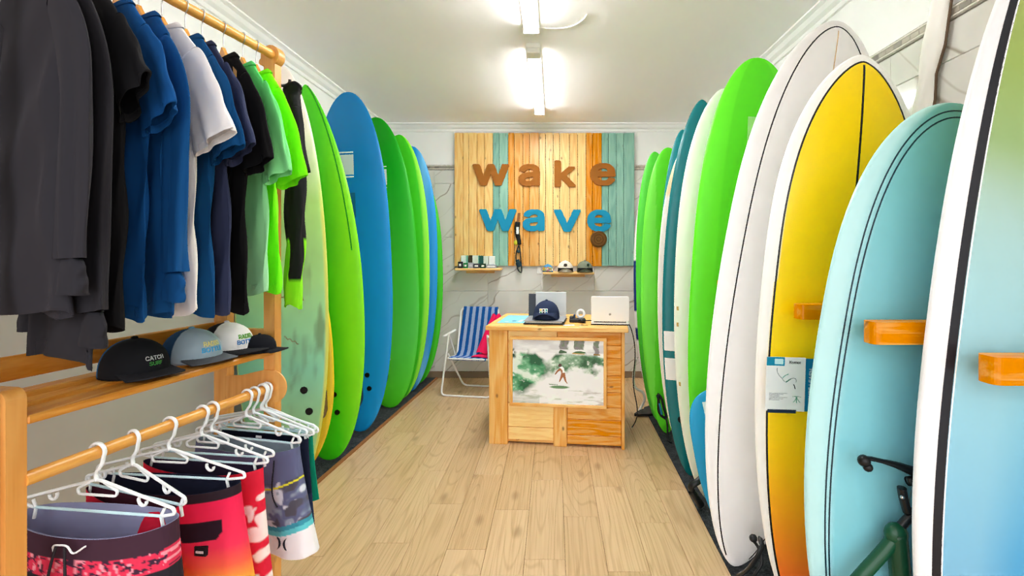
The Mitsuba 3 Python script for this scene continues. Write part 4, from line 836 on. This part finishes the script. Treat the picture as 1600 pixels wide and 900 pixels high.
# ------------------------------------------------------------------ shorts on plastic hangers
def plastic_hanger(b, phi, label, w=.225, col='#e6ecee', low=-.155):
    M = hang_frame(b, phi, ZR); k = thing('plastic_hanger', label, 'hanger', 'white plastic hangers on the lower rod')
    r = .0042
    hk = [(0, 0, -.075), (0, 0, -.048), (.012, 0, -.032)] + [(.0215 * math.sin(t), 0, -.0215 * math.cos(t) + .002) for t in np.linspace(1.1, 4.3, 14)]
    add('hook', move(tube(hk, .0052, 8, 50, rz=.8), M), 'vc_plastic', k, color=col, smooth=True)
    add('arms', move(tube(fillet([(-.19, 0, low), (-w, 0, low + .008), (-w + .004, 0, low + .022), (0, 0, -.07), (w - .004, 0, low + .022), (w, 0, low + .008), (.19, 0, low)], .016), r, 8), M), 'vc_plastic', k, color=col, smooth=True)
    add('bar', move(tube([(-.19, 0, low), (.19, 0, low)], r * .9, 8), M), 'vc_plastic', k, color='#bfe0ea', smooth=True)
    add('loop', move(tube(fillet([(-.02, 0, -.078), (-.06, 0, -.098), (-.055, 0, -.112), (.055, 0, -.112), (.06, 0, -.098), (.02, 0, -.078)], .01), r * .85, 8), M), 'vc_plastic', k, color=col, smooth=True)
    for s in (-1, 1):
        add('strap_hook', move(tube([(s * .122, 0, -.112), (s * .124, 0, -.126), (s * .133, 0, -.131), (s * .142, 0, -.127), (s * .143, 0, -.119)], .004, 8, 20), M), 'vc_plastic', k, color=col, smooth=True)
        add('clip', move(tube([(s * .195, 0, low + .02), (s * .185, 0, low), (s * .192, .0, low - .03)], .004, 7), M), 'vc_plastic', k, color=col, smooth=True)
    return M
def shorts(label, b, phi, paint, length=.36, wid=.205, seed=1, deep=.05, M=None, tilt=0, inside='#5d6480', da=0.0, hw=.225, flare=.16):
    if M is None: M = plastic_hanger(b, phi, 'white plastic hanger holding the ' + __import__('re').split(r' with | behind | between | last ', label.split(',')[0])[0], w=hw)
    M = M.copy(); M[:3, 3] += np.array([0, 0, -.165]) + M[:3, 0] * da
    k = thing('board_shorts', label, 'shorts', 'board shorts on the lower rod')
    r = np.random.default_rng(seed); nz, m = 110, 220; a = np.linspace(0, 2 * np.pi, m, endpoint=False); ca, sa = np.cos(a), np.sin(a); ph = r.random(6) * 6.28; rings = []
    for i in range(nz):
        u = i / (nz - 1); w = wid * (1 - .01 * u + flare * u ** 1.3); t = deep * (1 + .35 * u)
        pinch = np.clip((u - .42) / .3, 0, 1) * np.exp(-(ca * 2.6) ** 2)
        f = .010 * min(1, deep / .05) * u * (np.sin(4 * a + ph[0] + u) + .6 * np.sin(7 * a + ph[1] - u * 2) + .3 * np.sin(12 * a + ph[2]))
        x = w * np.sign(ca) * np.abs(ca) ** .85; y = t * np.sign(sa) * np.abs(sa) ** .8 * (1 - .75 * pinch) + f
        z = -length * u - .018 * np.abs(sa) ** 2 * (1 - u) * np.where(sa < 0, 1.3, .2) + .008 * np.sin(3 * a + ph[3]) * u
        rings.append(np.stack([x, y, z], -1))
    ins = [(x - x.mean(0)) * [.985, .93, 1] + x.mean(0) for x in rings[:60:6]][::-1]
    bt = [rings[-1] * [.985, .93, 1] + [0, 0, .001], rings[-4] * [.98, .9, 1]]
    mo = loft(rings + bt, cap0=False, cap1=False)
    nA = len(mo.vertices); uu = np.repeat(np.r_[np.linspace(0, 1, nz), 1, 1], m); aa = np.tile(a, nz + 2)
    s_ = np.tile(wid * np.sin(np.linspace(0, 2 * np.pi, m, endpoint=False) - np.pi * 0) * 0, nz + 2)
    X = mo.vertices[:, 0]; front = (np.sin(aa) < 0)
    c = paint(X, uu * length, uu, front, aa)
    add('shell', move(mo, M), 'vc_cloth', k, smooth=True, color=c)
    add('lining', move(loft(ins + [rings[0]], cap0=False, cap1=False), M), 'vc_cloth', k, smooth=True, color=inside)
    f_ = mo.vertices[:nA][(np.sin(aa) < 0)]
    return k, M, lambda x, z: f_[np.argsort((f_[:, 0] - x) ** 2 + (f_[:, 2] - z) ** 2)[:6], 1].min()
Nz = lambda a, b, sd, o=3: meshkit.fbm(np.stack([a, b, a * 0 + 1.5], -1), o, sd)
def mixc(c, h, m): m = np.clip(m, 0, 1)[:, None]; return c * (1 - m) + C(h) * m
def full(X, h): return np.tile(C(h), (len(X), 1))
def p_front(X, d, u, fr, a):
    c = full(X, '#27232b'); band = (d > .055) & (d < .105); n_ = Nz(X * 60, d * 90, 3); n2 = Nz(X * 95, d * 70, 5)
    c = mixc(c, '#cf3352', band * 1.0); c = mixc(c, '#3d2338', band * (n_ > .56)); c = mixc(c, '#e88fa0', band * (n2 > .6))
    c = mixc(c, '#4a2b3c', (d < .055) * .6); b2 = d > .24 + .25 * (X - .1)
    b2 = b2 & (d > .2); c = mixc(c, '#cf3352', b2 * 1.0); return mixc(c, '#e88fa0', b2 * (n2 > .57))
def p_floral(base, fl, sd, s=22):
    def f(X, d, u, fr, a):
        c = full(X, base); n_ = Nz(X * s + 9, d * s * .9, sd, 3); n2 = Nz(X * s * .8, d * s, sd + 7, 2)
        c = mixc(c, fl, ((n_ - .53) * 30) * (d > .07)); return mixc(c, '#f4e3e3', ((n2 - .60) * 30) * (d > .07) * .8)
    return f
def p_pink(X, d, u, fr, a):
    st = grad([(0, '#e0204f'), (.45, '#ea3558'), (.6, '#f0604a'), (.75, '#f4a63f'), (.88, '#efe05e'), (.93, '#efe05e')])(u); c = st
    c = mixc(c, '#2b2028', (d < .028) * 1.0)
    poc = fr & (d > .085) & (d < .145) & (np.abs(X - .135) < .066 - np.clip((d - .125), 0, 1) * .9 - np.clip(.095 - d, 0, 1) * .5)
    c = mixc(c, '#2a1a26', poc * 1.0)
    c = mixc(c, '#241c28', (u > .95) * 1.0 + (np.abs(u - (.93 + .8 * (np.abs(X - .1)) ** 1.4)) < .02) * fr); return c
def p_camo(X, d, u, fr, a):
    c = full(X, '#5c6284'); n_ = Nz(X * 14, d * 16, 31, 3); n2 = Nz(X * 20, d * 14, 37, 3)
    mid_ = (d > .115 - .12 * (X + .0) * .5)
    c = mixc(c, '#8a99ad', mid_ * ((n_ - .47) * 20)); c = mixc(c, '#cdd4e2', mid_ * ((n2 - .56) * 30)); c = mixc(c, '#50505c', mid_ * ((.40 - n_) * 30))
    yl = np.abs(d - (.125 - .07 * X + .012 * np.sin(X * 14))) < .0035; c = mixc(c, '#ddd83a', yl * 1.0)
    e = .255 + .012 * np.sin(X * 16); c = mixc(c, '#3b8fa6', (d > e) * 1.0); c = mixc(c, '#5cc0cc', (d > e + .016) * 1.0); c = mixc(c, '#e4e4ea', (d > e + .034) * 1.0); return c
def p_plain(h, h2=None):
    def f(X, d, u, fr, a):
        c = full(X, h); return mixc(c, h2, (u > .6) * 1.0) if h2 else c
    return f
k, M, SY = shorts('dark shorts with pink patterned bands, nearest on the lower rod', -.592, -3, p_front, .36, .222, 1, .062, inside='#8f93b4')
add('drawcord', move(tube([(-.035, -.070, -.055), (-.02, -.080, -.03), (.0, -.083, -.026), (.02, -.082, -.03), (.03, -.080, -.045), (.045, -.078, -.04), (.06, -.074, -.03)], .0024, 6, 40), M), 'vc_matte', k, color='#d8dde0', smooth=True, label='white drawcord')
for dx in (-.012, .012): add('drawcord', move(tube([(dx, -.083, -.03), (dx * 1.6, -.088, -.07), (dx * 2.2, -.092, -.12)], .003, 6, 20), M), 'vc_matte', k, color='#241f26', smooth=True, label='dark cord end')
shorts('red floral shorts behind the dark pair with pink bands', -.503, 8, p_floral('#c81f3a', '#eeb9b9', 3), .40, .185, 2, .018, hw=.205, da=-.015, flare=.08, inside='#4a2030')
k, M, SY = shorts('pink to yellow fading shorts with a dark pocket', -.40, -4, p_pink, .37, .225, 3, .045, hw=.245, flare=.22, inside='#1e2236')
add('label_tag', move(rbox(.128, .164, SY(.145, -.175) - .005, SY(.145, -.175) + .006, -.19, -.163, .001), M), 'vc_matte', k, color='#16141a', label='small black label')
add('label_text', move(rbox(.134, .158, SY(.145, -.175) - .0062, SY(.145, -.175) - .004, -.181, -.174, .0003), M), 'vc_matte', k, color='#e8e4e6')
shorts('red and white floral shorts between the pink pair and the camouflage pair', -.292, -2, p_floral('#d7263f', '#f3e9e9', 13, 17), .42, .215, 4, .03, hw=.235, inside='#2c2238')
k, M, SY = shorts('grey and white camouflage shorts with teal bands and a curved emblem', -.115, 2, p_camo, .37, .215, 5, .042, flare=.36, inside='#8a9aa8')
for s in (-1, 1):
    q = Polygon([(.016 * math.cos(t) * 1.0, .018 * math.sin(t)) for t in np.linspace(-1.25, 1.25, 14)] + [(.016 * .55 * math.cos(t) + .003, .018 * .95 * math.sin(t)) for t in np.linspace(1.2, -1.2, 14)])
    m = extrude(q, .004); m.vertices[:, 0] = (m.vertices[:, 0] - .021) * -s * 1.2 + .185; m.vertices[:, 1] = m.vertices[:, 1] * 1.2 - .322
    if s > 0: m.faces = m.faces[:, ::-1]
    add('emblem', move(move(m, XZ(SY(.185, -.322) - .001)), M), 'vc_matte', k, color='#1c1f2c', label='dark curved emblem')
add('neck_label', move(rbox(-.012, .012, .049, .052, -.03, .002, .0005), M), 'vc_matte', k, color='#dfe4e8', label='white size label')
add('drawstring', move(tube([(.165, -.055, -.03), (.168, -.066, -.09), (.17, -.068, -.14), (.185, -.062, -.185)], .0022, 6, 24), M), 'vc_matte', k, color='#141722', smooth=True)
shorts('dark navy shorts behind the camouflage pair', -.046, 2, p_plain('#1c2238', '#2b3350'), .34, .2, 6, .014, inside='#12172a')
shorts('teal green shorts last on the lower rod by the bracket', -.022, 2, p_plain('#0f8a6c'), .24, .2, 7, .01, inside='#0d4a40')
plastic_hanger(-.255, -2, 'empty white plastic hanger between the floral and camouflage shorts', low=-.15)
for lb_, b in (('empty white plastic hanger among the crowded ones, first from the bracket', -.038), ('empty white plastic hanger among the crowded ones, second from the bracket', -.082)): plastic_hanger(b, 2, lb_, col='#d9e6ea', low=-.14)

# ------------------------------------------------------------------ packaging card on the yellow board
k = thing('leash_package', 'white and blue product card hanging on the yellow surfboard', 'packaging')
p00 = at(1195, 641, 1.672); p11 = at(1256, 557, 1.672); pw, ph_ = p11[0] - p00[0], p11[2] - p00[2]
KM = frame((p00[0], 1.672, p00[2]), (math.cos(-.03), 0, math.sin(-.03)), (0, 1, 0), (math.sin(.03), 0, math.cos(.03)))
def kc(name, x0, x1, z0, z1, col, y=0.0, label=None, t=.004): return add(name, move(rbox(x0 * pw, x1 * pw, y - t, y, z0 * ph_, z1 * ph_, .0006), KM), 'vc_gloss', k, color=col, label=label)
kc('card', 0, 1, .0, 1, '#e6e8ea', label='white printed card'); kc('blue_panel', .995, 1.5, 0, .98, '#0f6f9e', .003, 'blue side panel'); kc('header', 0, .46, .84, 1.0, '#1482a6', -.004, 'teal header', .001); kc('foot_strip', .05, .78, -.035, .03, '#1d2a45', -.004, 'dark strip', .001)
kc('header_print', .2, .42, .87, .97, '#bfe6ee', -.005, None, .0008)
def ktext(s, x, z, hgt, col, rot=0):
    m = meshkit.text_mesh(s, hgt, .0008, True)
    if rot: m = move(m, frame((0, 0, 0), (0, 1, 0), (-1, 0, 0), (0, 0, 1)))
    add('lettering', move(move(m, frame((x * pw, z * ph_, .0), (1, 0, 0), (0, 1, 0), (0, 0, 1))), KM @ XZ(-.0042 if not rot else -.0012)), 'vc_matte', k, color=col)
ktext('Komor', .57, .885, .010, '#111214'); ktext('SURF LEASH', 1.2, .2, .014, '#bfd3d8', 1)
cur = lambda pts, r, col: add('drawing', move(tube([(x * pw, -.0045, z * ph_) for x, z in pts], r, 6, 24), KM), 'vc_matte', k, color=col, smooth=True)
cur([(.27, .8), (.29, .7), (.42, .59), (.5, .54), (.62, .6), (.74, .61), (.76, .54)], .0008, '#44575c'); cur([(.42, .62), (.5, .67), (.57, .69)], .0011, '#2f8a7c'); cur([(.5, .54), (.58, .58), (.62, .6)], .0016, '#2c6a58'); cur([(.7, .5), (.73, .46), (.74, .42)], .0016, '#20282c')
for q in range(6): kc('print_line', .08, .35 + .1 * (q % 3), .20 + .025 * q, .208 + .025 * q, '#8e9498', -.004, None, .0005)
cur([(.68, .27), (.78, .28), (.9, .27)], .0009, '#5a8f7c'); cur([(.78, .28), (.74, .2), (.70, .17)], .0012, '#6fa18e'); cur([(.79, .28), (.82, .22), (.88, .17)], .0012, '#6fa18e'); cur([(.785, .28), (.785, .2), (.79, .16)], .0014, '#4f8f78')

# ------------------------------------------------------------------ leashes, bicycle, wrapped strip
k = thing('surf_leash', 'black surf leash strap at the tail of the white board with the pinline', 'leash')
add('cuff', tube([at(1153, 900, 1.90), at(1168, 890, 1.86), at(1183, 870, 1.82), at(1190, 855, 1.82), at(1188, 846, 1.86)], .020, 10, 30, rz=.4), 'vc_plastic', k, color='#1d2023', smooth=True)
add('swivel', sphere(at(1177, 841, 1.93), .016), 'vc_plastic', k, color='#202326', smooth=True); add('cord', tube([at(1178, 846, 1.93), at(1186, 858, 1.92), at(1190, 880, 1.9), at(1180, 897, 1.9), np.array([.86, 1.90, .022])], .006, 8, 30), 'vc_plastic', k, color='#1d2023', smooth=True)
k = thing('surf_leash', 'black surf leash loop at the tail of the cream board', 'leash')
add('cord', tube([at(1081, 768, 2.49), at(1083, 757, 2.47), at(1092, 751, 2.47), at(1099, 742, 2.49), at(1102, 735, 2.52)], .017, 10, 24, rz=.5), 'vc_plastic', k, color='#17191b', smooth=True)
add('cuff', tube([np.array([.80, 2.50, .03]), at(1081, 768, 2.49)], .02, 10), 'vc_plastic', k, color='#17191b', smooth=True)
k = thing('surf_leash', 'black and teal surf leash folded at the foot of the green board by the counter', 'leash')
add('cuff', tube([at(1027, 618, 3.42), at(1029, 634, 3.42), at(1034, 650, 3.42), at(1040, 653, 3.42), at(1038, 640, 3.42), at(1033, 622, 3.42), at(1028, 616, 3.42)], .016, 10, 40, rz=.6), 'vc_plastic', k, color='#141a1e', smooth=True)
add('pad', tube([at(1030, 630, 3.41), at(1034, 647, 3.41)], .017, 10, rz=.5), 'vc_plastic', k, color='#1f7f96', smooth=True, label='teal pad')
add('cord', tube([at(1038, 652, 3.42), at(1043, 668, 3.40), at(1046, 690, 3.38), np.array([.86, 3.36, .02])], .007, 8, 24), 'vc_plastic', k, color='#141a1e', smooth=True)
k = thing('swim_fin', 'black rubber swim fin on the floor at the end of the carpet runner', 'swim fin')
fp = Polygon([(0, 0), (.10, .05), (.24, .07), (.26, .0), (.24, -.07), (.10, -.05)]).buffer(.012)
add('blade', move(extrude(fp, .018), rotz(28, (.70, 3.93, .0105))), 'vc_plastic', k, color='#17181a'); add('foot_pocket', move(sphere((.27, 0, .035), .05, (1.4, 1, .5)), rotz(28, (.70, 3.93, .0105))), 'vc_plastic', k, color='#1b1c1f', smooth=True)
bk = thing('bicycle', 'dark green bicycle parked between the turquoise and the airbrushed board, with a black brake lever', 'bicycle')
ZB_ = 1.335
def bt(pts, r, name, col, sub=24, rz=None, bs_='vc_gloss', label=None): return add(name, tube([at(x, y, ZB_) for x, y in pts], r, 12, sub, rz=rz), bs_, bk, color=col, smooth=True, label=label)
bt([(1346, 716), (1356, 716), (1376, 720), (1398, 726), (1420, 734), (1450, 744)], np.interp(np.linspace(0, 1, 24), [0, .3, .6, 1], [.010, .010, .018, .028]), 'brake_lever', '#0f1012', rz=.6, bs_='vc_plastic', label='black brake lever')
add('lever_end', cat(sphere(at(1350, 720, ZB_), .017, (1, 1, 1)), sphere(at(1356, 730, ZB_), .013)), 'vc_plastic', bk, color='#0f1012', smooth=True, label='rounded lever end')
bt([(1409, 762), (1411, 775), (1418, 800)], .014, 'clamp', '#17181a', rz=.8, bs_='vc_plastic'); add('clamp_bolt', sphere(at(1410, 777, ZB_ - .012), .006), 'metal', bk, smooth=True)
bt([(1418, 752), (1450, 748), (1520, 740), (1640, 738)], .013, 'handlebar', '#141517')
bt([(1399, 838), (1380, 862), (1350, 895), (1320, 930), (1270, 985)], .019, 'top_tube', '#10482f', label='dark green frame tube')
bt([(1400, 830), (1404, 870), (1410, 930), (1420, 985)], .027, 'head_tube', '#0e4029', label='dark green head tube')
add('stem_cap', sphere(at(1400, 834, ZB_), .032, (1, .8, 1)), 'vc_gloss', bk, color='#10482f', smooth=True); bt([(1400, 832), (1430, 800), (1480, 760), (1500, 742)], .013, 'stem', '#141517')
hc = at(1420, 985, ZB_)
add('fork', tube([hc, np.array([hc[0] + .06, ZB_, .17])], .014, 10), 'vc_gloss', bk, color='#0e4029', smooth=True)
add('wheel', move(trimesh.creation.torus(.148, .016, 40, 12), frame((hc[0] + .06, ZB_, .174), (1, 0, 0), (0, 0, 1), (0, -1, 0))), 'vc_plastic', bk, color='#151515', smooth=True)
add('seat_tube', tube([at(1270, 985, ZB_), np.array([at(1270, 985, ZB_)[0] - .02, ZB_, .02])], .018, 10), 'vc_gloss', bk, color='#0e4029', smooth=True)
# white wrapped strip on the side wall
k = thing('wrapped_strip', 'crumpled white cloth strip taped down the marble wall between the yellow and turquoise boards', 'cloth')
ny, nx_ = 40, 12; g = []
for i in range(ny):
    s = i / (ny - 1); z = 2.84 - .09 - s * 2.0; c = 1.765 + .225 * np.clip((2.75 - z) / .85, 0, 1.3) ** .8; hw = .055 + .006 * math.sin(i * .9)
    g.append([(XR - .026 - .022 * math.sin(math.pi * j / (nx_ - 1)) - .008 * meshkit.noise(np.array([i * .45, j * .9, 2.0]), 3) * (0 < j < nx_ - 1), c + hw * (1 - 2 * j / (nx_ - 1)) + .006 * math.sin(i * 1.3 + j), z) for j in range(nx_)])
add('cloth', loft(g, closed=False), 'vc_cloth', k, color='#ece8e4', smooth=True)
add('dark_edge', tube([(XR - .028, g[i][-1][1] - .003, g[i][0][2]) for i in range(0, ny, 2)], .005, 6), 'vc_matte', k, color='#5d4a3a', smooth=True, label='brown cord along the edge')
